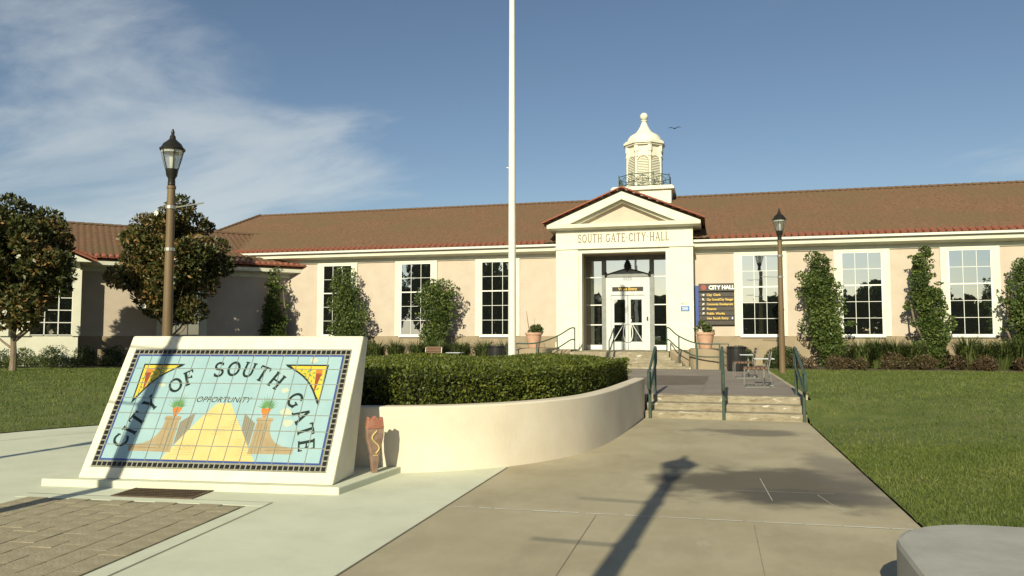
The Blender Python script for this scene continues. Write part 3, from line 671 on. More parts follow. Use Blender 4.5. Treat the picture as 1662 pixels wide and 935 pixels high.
q = MB().box(PX - .66, PX + .66, RY - .12, RY - .101, 3.53, 3.71); es = q.build('entry_sign', M_bronze, sr)
M_yellow = mat('yellow_lettering', (.75, .50, .10), None, .5); M_wlet = mat('white_lettering', (.8, .8, .76), None, .5)
v, f, w_ = text_tris('West Entry', .17, bold=.004); MB().add([(PX - w_ / 2 + x, RY - .124, 3.565 + y) for x, y in v], f).build('lettering', M_yellow, es)
for sx in (-1, 1):
    d = MB(); xa, xb = sorted((PX + sx * .01, PX + sx * .715)); gx0, gx1 = sorted((PX + sx * .12, PX + sx * .59))
    d.box(xa, gx0, RY - .06, RY - .01, 1.01, 3.35).box(gx1, xb, RY - .06, RY - .01, 1.01, 3.35)
    for z0, z1 in ((1.01, 1.36), (2.08, 2.17), (3.17, 3.35)): d.box(gx0, gx1, RY - .06, RY - .01, z0, z1)
    do = d.build('door', M_alu, por)
    for z0, z1 in ((1.361, 2.079), (2.171, 3.169)): MB().box(gx0, gx1, RY - .04, RY - .02, z0, z1).build('pane', M_glass, do)
    h = MB(); h.tube([(PX + sx * .03, RY - .065, 2.12)] + [(PX + sx * (.03 + .17 * math.sin(t)), RY - .12, 1.74 + .40 * math.cos(t)) for t in np.linspace(.15, math.pi - .15, 12)] + [(PX + sx * .03, RY - .065, 1.35)], .018, 6)
    h.tube([(PX + sx * .2, RY - .1, 2.08), (PX + sx * .62, RY - .1, 1.38)], .014, 6); h.build('pull_handle', M_mullion, do)
MB().box(PX + .05, PX + .15, RY - .075, RY - .061, 2.22, 2.32).build('door_notice', M_wlet, por)
MB().box(PX + .80, PX + .86, RY - .13, RY - .10, 2.25, 2.42).build('door_button', M_bronze, sr)
# landing and entry steps (flared)
MB().box(PX - 1.86, PX + 1.86, 30.1, RY + .3, .2, 1.0).build('landing', M_step, por)
es_ = struct(MB().box(PX - 1.9, PX + 1.9, 29.9, 30.1, .3, .98).build('entry_steps', M_step))
for k in range(6):
    fl = [2.75, 2.42, 2.18, 2.0, 1.9, 1.87][k]; y = 28.62 + .29 * k
    q = MB().box(PX - fl, PX + fl, y, y + .32, .4 if k == 0 else .4 + .1 * k - .03, .5 + .1 * k); q.build('step', M_step, es_, bevel=.012)
strip([(PX - 2.9, 28.55), (PX + 4.2, 28.55)], .12, .406, 'pale_threshold', M_conc_new)

# cupola ------------------------------------------------------------------------
cup = link('cupola', None, hall, (0, 8.5, 8.4)); CX, CY = PX + .12, FY + 8.5; ORG[cup] = (PX, FY + 8.5, GZ + 8.4)
def octo(r, a0=22.5): return [(CX + r * math.cos(R(a0 + 45 * k)), CY + r * math.sin(R(a0 + 45 * k))) for k in range(8)]
MB().box(CX - 1.45, CX + 1.45, CY - 1.45, CY + 1.45, 8.0, 9.08).build('plinth', M_white, cup)
MB().prism([(CX - 1.6, CY - 1.6), (CX + 1.6, CY - 1.6), (CX + 1.6, CY + 1.6), (CX - 1.6, CY + 1.6)], 9.081, 9.20).box(CX - 1.52, CX + 1.52, CY - 1.52, CY + 1.52, 9.201, 9.28).build('plinth_cornice', M_white, cup)
MB().prism(octo(.92), 9.281, 11.60).build('drum', M_white, cup)
q = MB()
for k in range(8):
    a = R(22.5 + 45 * k); x, y = CX + .92 * math.cos(a), CY + .92 * math.sin(a); q.lathe([(.10, 9.281), (.10, 9.42), (.075, 9.45), (.07, 10.95), (.11, 11.0), (.11, 11.06), (.08, 11.1), (.08, 11.22), (.12, 11.28), (.12, 11.58)], 8, (x, y))
q.build('corner_columns', M_white, cup)
MB().prism(octo(1.06), 11.601, 11.68).prism(octo(1.14), 11.681, 11.80).prism(octo(1.06), 11.801, 11.87).build('drum_cornice', M_white, cup)
MB().lathe([(.93, 11.871), (.92, 11.98), (.86, 12.10), (.76, 12.22), (.62, 12.31), (.52, 12.36), (.44, 12.42), (.32, 12.58), (.22, 12.76), (.15, 12.92), (.12, 13.02), (.17, 13.04), (.17, 13.08), (.11, 13.10)], 16, (CX, CY)).build('bell_roof', M_white, cup, smooth=True)
MB().lathe([(.01, 13.08), (.12, 13.12), (.19, 13.2), (.215, 13.3), (.19, 13.4), (.12, 13.48), (.01, 13.52)], 14, (CX, CY)).build('ball_finial', M_white, cup, smooth=True)
lou_me = MB().add([(-.27, -.03, -.035), (.27, -.03, -.035), (.27, .03, .035), (-.27, .03, .035), (-.27, -.02, -.045), (.27, -.02, -.045), (.27, .04, .025), (-.27, .04, .025)], [(0, 1, 2, 3), (7, 6, 5, 4), (0, 4, 5, 1), (2, 6, 7, 3)]).mesh('louver', M_white)
for face in (6, 5, 7):                                               # front and the two flanks that show
    a = R(45 * face); fx, fy = math.cos(a), math.sin(a); ap = .92 * math.cos(R(22.5))
    cx_, cy_ = CX + fx * (ap + .012), CY + fy * (ap + .012); rz_ = a + R(90)
    q = MB().prism_y([(-.29, 9.3), (.29, 9.3), (.29, 10.75)] + [(.29 * math.cos(t), 10.75 + .29 * math.sin(t)) for t in np.linspace(.2, math.pi - .2, 7)] + [(-.29, 10.75)], -.008, .0)
    o = q.build('louver_backing', M_tan, cup, local=True); o.location = (cx_ - PX, cy_ - FY - 8.5, -GZ - 8.4); o.rotation_euler[2] = rz_
    for k in range(19):
        o = link('louver', lou_me, cup, (cx_ + fx * .03 - PX, cy_ + fy * .03 - FY - 8.5, 9.38 + k * .085 - GZ - 8.4)); o.rotation_euler[2] = rz_
        if k > 16: o.scale = (.8 if k == 17 else .5, 1, 1)
# cupola balcony railing
q = MB(); c8 = octo(1.42); zz = (9.36, 10.0)
for z, r in ((9.36, .018), (9.98, .024)): q.tube([(x, y, z) for x, y in c8], r, 5, closed=True)
for k in range(8):
    (x0, y0), (x1, y1) = c8[k], c8[(k + 1) % 8]; q.tube([(x0, y0, 9.28), (x0, y0, 10.08)], .024, 5)
    P_ = lambda t, z: (x0 + (x1 - x0) * t, y0 + (y1 - y0) * t, z)
    q.tube([P_(0, 9.36), P_(.5, 9.92), P_(1, 9.36)], .013, 4); q.tube([P_(0, 9.98), P_(.5, 9.42), P_(1, 9.98)], .013, 4)
    q.tube([P_(.5 + .3 * math.cos(t), 9.67 + .22 * math.sin(t)) for t in np.linspace(0, 2 * math.pi, 12, endpoint=False)], .013, 4, closed=True); q.tube([P_(.5, 9.36), P_(.5, 9.98)], .012, 4)
q.build('balcony_railing', M_green, cup)

# ------------------------------------------------------------------ entry pedestals, pots, entry rails
M_ped = M_tan
def pedestal(x0, x1, flip, label):
    y0, y1 = 28.75, 31.55; r = .55
    poly = [(x0 + r, y0)] if False else []
    poly = [(x0, y1)] + [(x0 + r - r * math.cos(t), y0 + r - r * math.sin(t)) for t in np.linspace(0, math.pi / 2, 7)] + [(x1 - r + r * math.sin(t), y0 + r - r * math.cos(t)) for t in np.linspace(0, math.pi / 2, 7)] + [(x1, y1)]
    o = MB().prism(poly, .38, 1.13).build('planter_pedestal', M_ped, bevel=.02); tag(o, label, 'low wall', 'pedestals flanking the entry steps'); return o
pedestal(-.92, .48, 1, 'tan curved pedestal wall beside the directory sign, right of entry steps'); pedestal(-7.62, -6.24, -1, 'tan curved pedestal wall on the flagpole side of the entry steps')
for sx, lab in ((1, 'tan sloping cheek wall of the entry steps below the directory sign'), (-1, 'tan sloping cheek wall of the entry steps on the flagpole side')):
    xa, xb = PX + sx * 2.0, PX + sx * 2.66
    q = MB(); top = [(28.98, .46), (29.3, .62), (29.8, .86), (30.1, 1.06), (31.55, 1.06)]
    xs_ = [(PX + sx * 2.78), PX + sx * 2.46, PX + sx * 2.2, PX + sx * 1.92, PX + sx * 1.90]; xo = PX + sx * 2.655
    n = len(top)
    V = [(xs_[i] if abs(xs_[i] - PX) < 2.6 else PX + sx * 2.6, top[i][0], top[i][1]) for i in range(n)] + [(xo, t[0], t[1]) for t in top] + [(xs_[i] if abs(xs_[i] - PX) < 2.6 else PX + sx * 2.6, top[i][0], .35) for i in range(n)] + [(xo, t[0], .35) for t in top]
    fs = []
    for i in range(n - 1): fs += [(i, i + 1, n + i + 1, n + i), (i, 2 * n + i, 2 * n + i + 1, i + 1), (n + i, n + i + 1, 3 * n + i + 1, 3 * n + i), (2 * n + i, 3 * n + i, 3 * n + i + 1, 2 * n + i + 1)]
    fs += [(0, n, 3 * n, 2 * n), (n - 1, 3 * n - 1, 4 * n - 1, 2 * n - 1)]
    tag(q.add(V, fs).build('cheek_wall', M_ped), lab, 'low wall', 'cheek walls of the entry steps')
def pot(x, y, z, label, plabel, seed):
    t = thing('terracotta_pot', (x, y, z), label, 'pot', 'terracotta pots on the pedestals')
    MB().lathe([(.21, 0), (.225, .02), (.31, .50), (.315, .52), (.35, .525), (.355, .60), (.33, .61), (.30, .605), (.29, .55), (.02, .54)], 20).build('body', M_terra, t, smooth=True, local=True)
    MB().lathe([(.29, .552), (.01, .56)], 16).build('soil', M_soil, t, local=True)
    p = thing('potted_plant', (x, y, z + .55), plabel, 'plant')
    cs = [(x + rng.normal(0, .13), y + rng.normal(0, .13), z + .55 + abs(rng.normal(.18, .12)), .13, .13, .13) for _ in range(9)]
    foliage('leaves', cs, 420, .13, .06, M_grassclump, p, .5)
    st_ = MB()
    for k in range(6): a = rng.uniform(0, 6.28); st_.tube([(.05 * math.cos(a), .05 * math.sin(a), 0), (.16 * math.cos(a), .16 * math.sin(a), .2), (.22 * math.cos(a), .22 * math.sin(a), .34)], .008, 5)
    if seed: st_.tube([(-.16, 0, 0), (-.22, 0, .35), (-.26, .0, .62), (-.30, 0, .92)], [.018, .016, .013, .008], 5); st_.tube([(.0, 0, .1), (.05, 0, .62)], .007, 5)
    st_.build('stems', M_bark, p, local=True)
pot(-.33, 29.9, 1.13, 'pale terracotta pot below the directory sign', 'bushy green plant in the pot below the directory sign', 0)
pot(-6.95, 29.9, 1.13, 'pale terracotta pot on the flagpole side of the entrance', 'straggly plant with a tall bare stalk in a terracotta pot', 1)

def curve_pts(P, n=10):
    P = [Vector(p) for p in P]; out = []
    for i in range(len(P) - 1):
        p0, p1, p2, p3 = P[max(i - 1, 0)], P[i], P[i + 1], P[min(i + 2, len(P) - 1)]
        for k in range(n):
            t = k / n; out.append(.5 * ((2 * p1) + (p2 - p0) * t + (2 * p0 - 5 * p1 + 4 * p2 - p3) * t * t + (3 * p1 - p0 - 3 * p2 + p3) * t ** 3))
    return out + [P[-1]]
for sx, lab in ((1, 'curved green pipe handrail of the entry steps, below the directory sign'), (-1, 'curved green pipe handrail of the entry steps, on the flagpole side')):
    t = thing('entry_handrail', (PX + sx * 2.3, 29.3, .4), lab, 'handrail', 'curved entry handrails')
    base = [(PX + sx * 1.80, 30.35, 1.0), (PX + sx * 1.92, 30.0, .98), (PX + sx * 2.3, 29.3, .68), (PX + sx * 2.95, 28.6, .42), (PX + sx * 3.75, 28.35, .4)]
    for nm, h in (('top_rail', .92), ('lower_rail', .46)):
        MB().tube([(p.x, p.y, p.z + h) for p in curve_pts(base, 6)], .026, 7).build(nm, M_green, t, smooth=True)
    for i in (0, 2, 3, 4):
        p = base[i]; MB().tube([(p[0], p[1], p[2] - .06), (p[0], p[1], p[2] + .92)], .026, 7).build('post', M_green, t, smooth=True)
    p = base[4]; MB().tube([(p[0], p[1], 1.32), (p[0] + sx * .30, p[1] - .02, 1.32), (p[0] + sx * .30, p[1] - .02, .86), (p[0], p[1], .86)], .022, 6).build('end_loop', M_green, t, smooth=True)
t = thing('centre_handrail', (PX - .25, 29.6, .8), 'short green handrail in the middle of the entry steps before the doors', 'handrail')
bs_ = [(PX - .22, 28.75, .5), (PX - .22, 30.15, 1.0)]
for h, nm in ((.9, 'top_rail'), (.5, 'lower_rail')): MB().tube([(a, y, z + h) for a, y, z in bs_], .024, 7).build(nm, M_green, t)
for a, y, z in bs_: MB().tube([(a, y, z - .05), (a, y, z + .9)], .024, 7).build('post', M_green, t)

# directory sign and plaque -------------------------------------------------------
M_dirb = mat('dark_brown_sign_panel', (.045, .036, .028), (.06, .048, .038), .5, 8); M_dirblue = mat('blue_sign_panel', (.03, .06, .25), (.04, .08, .3), .45, 8)
M_red = mat('faded_red_seal', (.32, .07, .06), None, .6)
DS = thing('directory_sign', (.05, FY - .02, 2.0), 'dark brown slatted directory board with yellow lettering and blue edge', 'sign')
sx0, sx1 = -.60, .80; yf = FY - .13
MB().box(-.74, -.601, FY - .12, FY + .01, 2.02, 3.66).build('blue_edge', M_dirblue, DS)
MB().box(-.60, .78, FY - .085, FY + .01, 2.03, 3.70).build('backing', M_dark, DS)
def bar(z0, z1, nm): return MB().box(sx0, sx1, yf, FY - .086, z0, z1).build(nm, M_dirb, DS, bevel=.006)
def put(text, size, x, z, m, parent, bold=.0, name='lettering'):
    v, f, w = text_tris(text, size, bold=bold); MB().add([(x + a, yf - .004, z + c) for a, c in v], f).build(name, m, parent); return w
hb = bar(3.42, 3.74, 'header_board')
put('CITY HALL', .21, -.20, 3.505, M_wlet, hb, .012)
MB().add([(-.40 + .11 * math.cos(k * math.pi / 8), yf - .004, 3.58 + .11 * math.sin(k * math.pi / 8)) for k in range(16)], [list(range(16))]).build('seal', M_red, hb)
rows_ = [('City Clerk', 0), ('City Council/City Manager', 45), ('Community Development', -45), ('Finance', -45), ('Public Works', -45), ('Use South Entry', None), ('', None)]
for i, (s, ar) in enumerate(rows_):
    z1 = 3.37 - i * .19; bo = bar(z1 - .175, z1, 'slat')
    if s:
        k = min(1, 1.02 / text_tris(s, .125, bold=.003)[2]); x_ = -.28
        for wd__ in s.split():
            v, f, w = text_tris(wd__, .125, bold=.003); MB().add([(x_ + a * k, yf - .004, z1 - .135 + c) for a, c in v], f).build('lettering', M_yellow, bo); x_ += (w + .05) * k
    if ar is not None:
        a0 = R({0: 0, 45: 135, -45: 45}[ar]); rot = lambda x, z: (-.42 + x * math.cos(a0) - z * math.sin(a0), yf - .004, z1 - .09 + x * math.sin(a0) + z * math.cos(a0))
        MB().add([rot(-.055, -.014), rot(.01, -.014), rot(.01, .014), rot(-.055, .014), rot(0, -.05), rot(.06, 0), rot(0, .05)], [(0, 1, 2, 3), (4, 5, 6)]).build('arrow', M_wlet, bo)
    if i == 5:
        MB().box(.66, .77, yf - .004, yf, z1 - .145, z1 - .03).build('access_symbol', M_dirblue, bo)
        q = MB(); q.add([(.715 + .028 * math.cos(t), yf - .007, z1 - .105 + .028 * math.sin(t)) for t in np.linspace(0, 5.5, 8)], [list(range(8))]); q.add([(.705, yf - .008, z1 - .04), (.722, yf - .008, z1 - .04), (.722, yf - .008, z1 - .09), (.705, yf - .008, z1 - .09)], [(0, 1, 2, 3)]); q.build('wheelchair_mark', M_wlet, bo)
pq = thing('wall_plaque', (-1.12, PF, 2.6), 'small blue notice plaque with a number above, on the portico pilaster', 'plaque')
MB().box(-1.29, -.95, PF - .03, PF + .01, 2.60, 2.80).build('blue_panel', mat('plaque_blue', (.04, .14, .42), (.05, .17, .48), .5), pq)
q = MB()
for k in range(3): q.box(-1.25 + .03 * (k % 2), -1.0, PF - .034, PF - .0301, 2.64 + k * .05, 2.66 + k * .05)
q.build('white_print', M_wlet, pq)
v, f, w = text_tris('8650', .13); q = MB().add([(-1.28 + a * 1.0, PF - .008, 2.86 + c) for a, c in v], f); q.build('street_number', M_greyframe, pq)

# ------------------------------------------------------------------ tiled monument sign
SG = thing('monument_sign', (-5.23, 7.10, 0), 'slanted cream monument sign with painted tile mural reading City of South Gate', 'sign', rz=R(6.2))
MB().prism([(-1.80, -.09), (1.54, -.09), (1.80, 1.28), (-1.80, 1.28)], -.03, .075).build('base_slab', M_conc_new, SG, local=True, bevel=.012)
HWs = 1.44
MB().prism_x([(0, .076), (.88, 1.60), (1.05, 1.585), (.62, .076)], -HWs, HWs).build('slab', M_signwhite, SG, local=True, bevel=.018)
pan = link('tile_panel', None, SG, (0, 0, .076)); pan.rotation_euler[0] = math.atan2(1.524, .88); ORG[pan] = (0, 0, 0)
TU, TV = .1815, .187; U0, V0 = -7 * TU, .20                               # mural origin in panel coordinates
M_glaze = mat('pale_blue_glazed_tile', (.27, .405, .43), (.31, .445, .465), .22, 3, spec=.5, extra=overlay((.37, .45, .41), 2.5, .55, .75, .5))
M_navy = mat('navy_glaze', (.035, .06, .20), (.05, .08, .26), .25, 6); M_blk = mat('black_glaze', (.012, .012, .012), (.02, .02, .018), .22, 9)
M_grout = mat('grey_grout', (.20, .195, .15), (.27, .26, .21), .9, 20)
M_ylw = mat('yellow_glaze', (.60, .42, .035), (.66, .48, .06), .25, 5); M_sand = mat('sand_yellow_glaze', (.56, .43, .17), (.61, .48, .21), .25, 4)
M_stone = mat('stone_brown_glaze', (.31, .235, .13), (.37, .29, .17), .25, 6); M_stone2 = mat('dark_stone_glaze', (.19, .14, .075), None, .25); M_gate = mat('gate_grey_glaze', (.24, .225, .17), None, .25)  # second stone tone: darker glaze for gate bars and line work
M_org = mat('orange_glaze', (.46, .15, .03), (.52, .2, .045), .25, 6); M_leafg = mat('green_glaze', (.08, .20, .06), (.14, .28, .10), .25, 12); M_brn = mat('torch_brown_glaze', (.25, .06, .03), None, .25); M_ltr = mat('dark_green_black_glaze', (.016, .026, .018), None, .25)
M_wht = mat('cloud_cream_glaze', (.45, .48, .36), None, .25)
MURAL = [M_glaze, M_navy, M_ylw, M_sand, M_stone, M_stone2, M_gate, M_org, M_leafg, M_brn, M_ltr, M_wht]
ART = []                                                                  # (material index, polygon in tile units), painted in order
def art(mi, *polys):
    for p in polys: ART.append((mi, [tuple(map(float, a)) for a in p]))
nb = .14
art(1, [(0, 0), (14, 0), (14, nb), (0, nb)], [(0, 7 - nb), (14, 7 - nb), (14, 7), (0, 7)], [(0, nb), (nb, nb), (nb, 7 - nb), (0, 7 - nb)], [(14 - nb, nb), (14, nb), (14, 7 - nb), (14 - nb, 7 - nb)])
for cx_, cy_, s_ in ((11.1, 3.15, .5), (11.4, 2.5, .42), (12.1, 6.6, .35), (2.4, 4.9, .3), (10.7, 4.6, .3)):
    art(11, [(cx_ + s_ * rng.uniform(.5, 1.1) * math.cos(t), cy_ + s_ * .6 * rng.uniform(.5, 1.1) * math.sin(t)) for t in np.linspace(0, 6.28, 12)[:-1]])
art(3, [(6.5, 3.69), (7.37, 3.72), (8.38, 2.3), (9.88, .14), (3.97, .14), (4.67, 1.18), (5.11, 1.88), (5.57, 2.53)])
for cx_, cy_, n_, sp in ((5.0, .45, 4, 1.0), (5.3, .8, 3, .7), (9.0, .5, 4, .8), (8.6, 1.0, 4, .6), (7.9, 2.2, 4, .5), (7.0, 1.75, 4, .6), (6.1, 2.9, 3, .4)):
    for j in range(n_):
        for k in range(3): x_ = cx_ + (k - 1) * sp * .45 + (j % 2) * .12; art(4, [(x_, cy_ + j * .14), (x_ + sp * .36, cy_ + j * .14), (x_ + sp * .36, cy_ + j * .14 + .022), (x_, cy_ + j * .14 + .022)])
def mirror(p): return [(13.78 - x, y) for x, y in p][::-1]
wingL = [(3.48, 2.45), (3.38, 1.95), (3.2, 1.6), (2.9, 1.3), (2.45, 1.1), (1.95, 1.03), (1.65, 1.01), (1.68, .62), (3.6, .60)]
pilL = [(3.45, 2.64), (4.36, 2.64), (4.45, .58), (3.48, .60)]; capL = [(3.36, 2.64), (4.45, 2.64), (4.42, 2.82), (3.42, 2.82)]; gateL = [(4.45, 2.45), (5.3, 3.1), (5.22, 2.05), (4.5, 1.0)]
gbars = [[(4.5 + k * .13, 1.15 + k * .2 + .02), (4.53 + k * .13, 1.2 + k * .2), (4.56 + k * .13, 2.5 + k * .085), (4.53 + k * .13, 2.5 + k * .085)] for k in range(6)]
panels = [[(3.66, .8), (3.70, .8), (3.70, 2.45), (3.66, 2.45)], [(4.0, .7), (4.03, .7), (4.03, 2.5), (4.0, 2.5)], [(4.2, .7), (4.23, .7), (4.22, 2.5), (4.19, 2.5)], [(1.68, .84), (3.45, .82), (3.45, .85), (1.68, .87)]]
for mf in (lambda p: p, mirror):
    art(6, mf(gateL)); art(5, *[mf(g_) for g_ in gbars]); art(4, mf(wingL), mf(pilL), mf(capL)); art(5, *[mf(g_) for g_ in panels])
    art(5, mf([(3.36, 2.62), (4.45, 2.62), (4.45, 2.65), (3.36, 2.65)]))
    c0 = 3.97
    art(7, mf([(c0 - .30, 3.42), (c0 - .26, 3.2), (c0 - .14, 3.0), (c0 - .1, 2.83), (c0 + .12, 2.83), (c0 + .16, 3.0), (c0 + .30, 3.2), (c0 + .34, 3.42)]))
    for k in range(22):
        a = R(12 + 156 * (k % 11) / 10 + (k // 11) * 7); l = (.78 if k < 11 else .55) * (1 + .1 * math.sin(k * 5)); bx_, by_ = c0 + .16 * math.cos(a), 3.40 + .06 * math.sin(a); tx, ty = c0 + l * .95 * math.cos(a), 3.38 + l * 1.22 * math.sin(a)
        nx_, ny_ = -math.sin(a) * .045, math.cos(a) * .045; art(8, mf([(bx_ + nx_, by_ + ny_), (bx_ - nx_, by_ - ny_), (tx, ty)]))
    # corner flag with torch
    hyp = [(3.25 - 2.4 * t - .36 * math.sin(math.pi * t) * -1 * .0, 6.22 - 2.3 * t + .30 * math.sin(math.pi * t) * -1 * -.0) for t in np.linspace(0, 1, 8)]
    hyp = [(3.25 + (.82 - 3.25) * t + .22 * math.sin(math.pi * t), 6.22 + (3.86 - 6.22) * t - .22 * math.sin(math.pi * t) * .9) for t in np.linspace(0, 1, 9)]
    hyp = [(3.25 + (.82 - 3.25) * t - .25 * math.sin(math.pi * t), 6.22 + (3.86 - 6.22) * t + .25 * math.sin(math.pi * t)) for t in np.linspace(0, 1, 9)]
    art(10, mf([(.66, 6.32), (.74, 3.62)] + [(x + .09, y - .07) for x, y in hyp[::-1]] + [(3.52, 6.32)]))
    art(2, mf([(.76, 6.22), (.82, 3.98)] + hyp[::-1][1:-1] + [(3.12, 6.22)]))
    for k in range(15):
        x_, y_ = [(1.0, 5.0), (1.15, 5.3), (1.5, 5.75), (1.7, 5.6), (1.9, 5.85), (2.1, 5.7), (2.35, 5.95), (1.75, 5.95), (1.45, 5.45), (1.0, 5.6), (.95, 5.3), (1.55, 5.2), (1.3, 5.95), (2.0, 5.5), (1.05, 4.7)][k]
        a = k * 1.3; art(8, mf([(x_ + .15 * math.cos(a), y_ + .15 * math.sin(a)), (x_ - .06 * math.sin(a), y_ + .06 * math.cos(a)), (x_ - .15 * math.cos(a), y_ - .15 * math.sin(a)), (x_ + .06 * math.sin(a), y_ - .06 * math.cos(a))]))
    art(9, mf([(1.0, 5.72), (1.20, 4.55), (1.26, 4.55), (1.38, 5.72)])); art(7, mf([(.98, 5.72), (1.40, 5.72), (1.42, 5.9), (1.3, 6.02), (1.18, 5.95), (1.08, 6.05), (.97, 5.9)]))
# arched lettering
for ch, (lx, ly) in zip('CITYOFSOUTHGATE', [(.98, 1.26), (1.32, 1.88), (1.58, 2.6), (2.1, 3.62), (3.32, 4.86), (4.08, 5.37), (5.92, 5.95), (6.91, 6.0), (7.93, 5.93), (8.93, 5.68), (9.95, 5.22), (11.48, 3.97), (12.12, 3.02), (12.6, 2.08), (12.85, 1.2)]):
    th = math.atan2(ly + .06, lx - 6.91) - math.pi / 2; w, strokes = GL[ch]; h = 1.0
    for pts, sw in strokes:
        for quad in ribbon([((a - w / 2) * .98 * h, (c - .5) * h) for a, c in pts], sw * h * 1.2): art(10, [(lx + a * math.cos(th) - c * math.sin(th), ly + a * math.sin(th) + c * math.cos(th)) for a, c in quad])
v, f, w = text_tris('OPPORTUNITY', .55, shear=.25)
for t_ in f: art(6 if False else 10, [(5.1 + v[i][0] * 3.6 / w, 3.76 + v[i][1] * .95) for i in t_])
def area2(p): return sum(p[i][0] * p[(i + 1) % len(p)][1] - p[(i + 1) % len(p)][0] * p[i][1] for i in range(len(p)))
def clip(poly, x0, x1, y0, y1):
    for ax, lim, sgn in ((0, x0, 1), (0, x1, -1), (1, y0, 1), (1, y1, -1)):
        out = []; n = len(poly)
        for i in range(n):
            a, c = poly[i], poly[(i + 1) % n]; ia, ic = (a[ax] - lim) * sgn >= 0, (c[ax] - lim) * sgn >= 0
            if ia: out.append(a)
            if ia != ic: t = (lim - a[ax]) / (c[ax] - a[ax]); out.append((a[0] + t * (c[0] - a[0]), a[1] + t * (c[1] - a[1])))
        poly = out
        if len(poly) < 3: return None
    return poly if abs(area2(poly)) > 2e-4 else None
MB().box(-HWs + .10, HWs - .10, V0 - .075, V0 + 7 * TV + .075, -.004, .004).build('grout_bed', M_grout, pan, local=True)
g = .017
for i in range(14):
    for j in range(7):
        q = MB(); x0, x1, y0, y1 = i + g, i + 1 - g, j + g, j + 1 - g; P3 = lambda x, y, z: (U0 + x * TU, V0 + y * TV, z)
        zt = .0105 + rng.uniform(-.0006, .0006)
        q.add([P3(x0, y0, .002), P3(x1, y0, .002), P3(x1, y1, .002), P3(x0, y1, .002), P3(x0 + .01, y0 + .01, zt), P3(x1 - .01, y0 + .01, zt), P3(x1 - .01, y1 - .01, zt), P3(x0 + .01, y1 - .01, zt)],
              [(4, 5, 6, 7), (0, 1, 5, 4), (1, 2, 6, 5), (2, 3, 7, 6), (3, 0, 4, 7)])
        lay = 0
        for mi, poly in ART:
            if min(p[0] for p in poly) > x1 or max(p[0] for p in poly) < x0 or min(p[1] for p in poly) > y1 or max(p[1] for p in poly) < y0: continue
            c = clip(poly, x0 + .01, x1 - .01, y0 + .01, y1 - .01)
            if c:
                lay += 1
                if area2(c) < 0: c = c[::-1]
                q.add([P3(x, y, zt + .00025 + lay * .00003) for x, y in c], [list(range(len(c)))], mi)
        q.build('tile', MURAL, pan, local=True)
bt = MB().add([(-.024, -.024, .002), (.024, -.024, .002), (.024, .024, .002), (-.024, .024, .002), (-.019, -.019, .011), (.019, -.019, .011), (.019, .019, .011), (-.019, .019, .011)], [(4, 5, 6, 7), (0, 1, 5, 4), (1, 2, 6, 5), (2, 3, 7, 6), (3, 0, 4, 7)]).mesh('border_tile', M_blk)
nbx = 45; nby = 23
for i in range(nbx):
    x = U0 - .034 + (14 * TU + .068) * i / (nbx - 1)
    for y in (V0 - .034, V0 + 7 * TV + .034): o = link('border_tile', bt, pan, (x, y, rng.uniform(-.001, .001))); o.rotation_euler[2] = rng.normal(0, .04)
for j in range(1, nby):
    y = V0 - .034 + (7 * TV + .068) * j / nby
    for x in (U0 - .034, U0 + 14 * TU + .034): o = link('border_tile', bt, pan, (x, y, rng.uniform(-.001, .001))); o.rotation_euler[2] = rng.normal(0, .04)
# torch-shaped ornament standing beside the sign
to = thing('torch_ornament', (-3.71, 8.06, .073), 'reddish brown torch-shaped ornament standing beside the monument sign', 'ornament', rz=R(48))
to.scale = (.85, .85, .98)
q = MB().prism_y([(-.035, 0), (.035, 0), (.06, .20), (.115, .40), (.12, .50), (-.12, .50), (-.115, .40), (-.06, .20)], -.035, .035); q.build('handle', mat('glazed_brown', (.19, .115, .08), (.30, .2, .15), .5, 12), to, local=True, bevel=.008)
MB().prism_y([(-.12, .501), (.12, .501), (.10, .63), (.05, .60), (.0, .645), (-.06, .61), (-.10, .64)], -.04, .04).build('flame', mat('brick_red_glaze', (.30, .115, .07), (.42, .2, .14), .5, 14), to, local=True, bevel=.006)
q = MB(); q.tube([(.05 * math.sin(t * 2.2), -.04, .22 + t * .085) for t in np.linspace(0, 3.0, 16)], .010, 6); q.tube([(-.035 + .07 * k, -.038, .2 + .24 * 0) for k in (0, 1)], .006, 5); q.build('scroll', M_sand, to, local=True)
# floodlight well with grating
gr = thing('floodlight_grate', (-5.45, 6.80, 0), 'rusty metal grate set in the concrete before the monument sign', 'grate', rz=R(6.5))
q = MB().box(-.44, .44, -.22, -.19, .0, .012).box(-.44, .44, .19, .22, .0, .012).box(-.44, -.41, -.19, .19, .0, .012).box(.41, .44, -.19, .19, .0, .012)
M_rust = mat('rusty_steel', (.09, .06, .035), (.16, .115, .07), .8, 20)
q.build('frame', M_rust, gr, local=True); MB().box(-.41, .41, -.19, .19, .001, .004).build('pit_plate', mat('dark_pit_plate', (.05, .04, .025), (.16, .13, .085), 1, 7), gr, local=True)  # flat dark plate under the bars stands in for the sunken well
q = MB()
for k in range(27): x = -.39 + k * .03; q.box(x, x + .008, -.19, .19, .0045, .011)
for k in range(5): y = -.15 + k * .075; q.box(-.405, .405, y, y + .006, .0115, .0135)
q.build('bars', M_rust, gr, local=True)
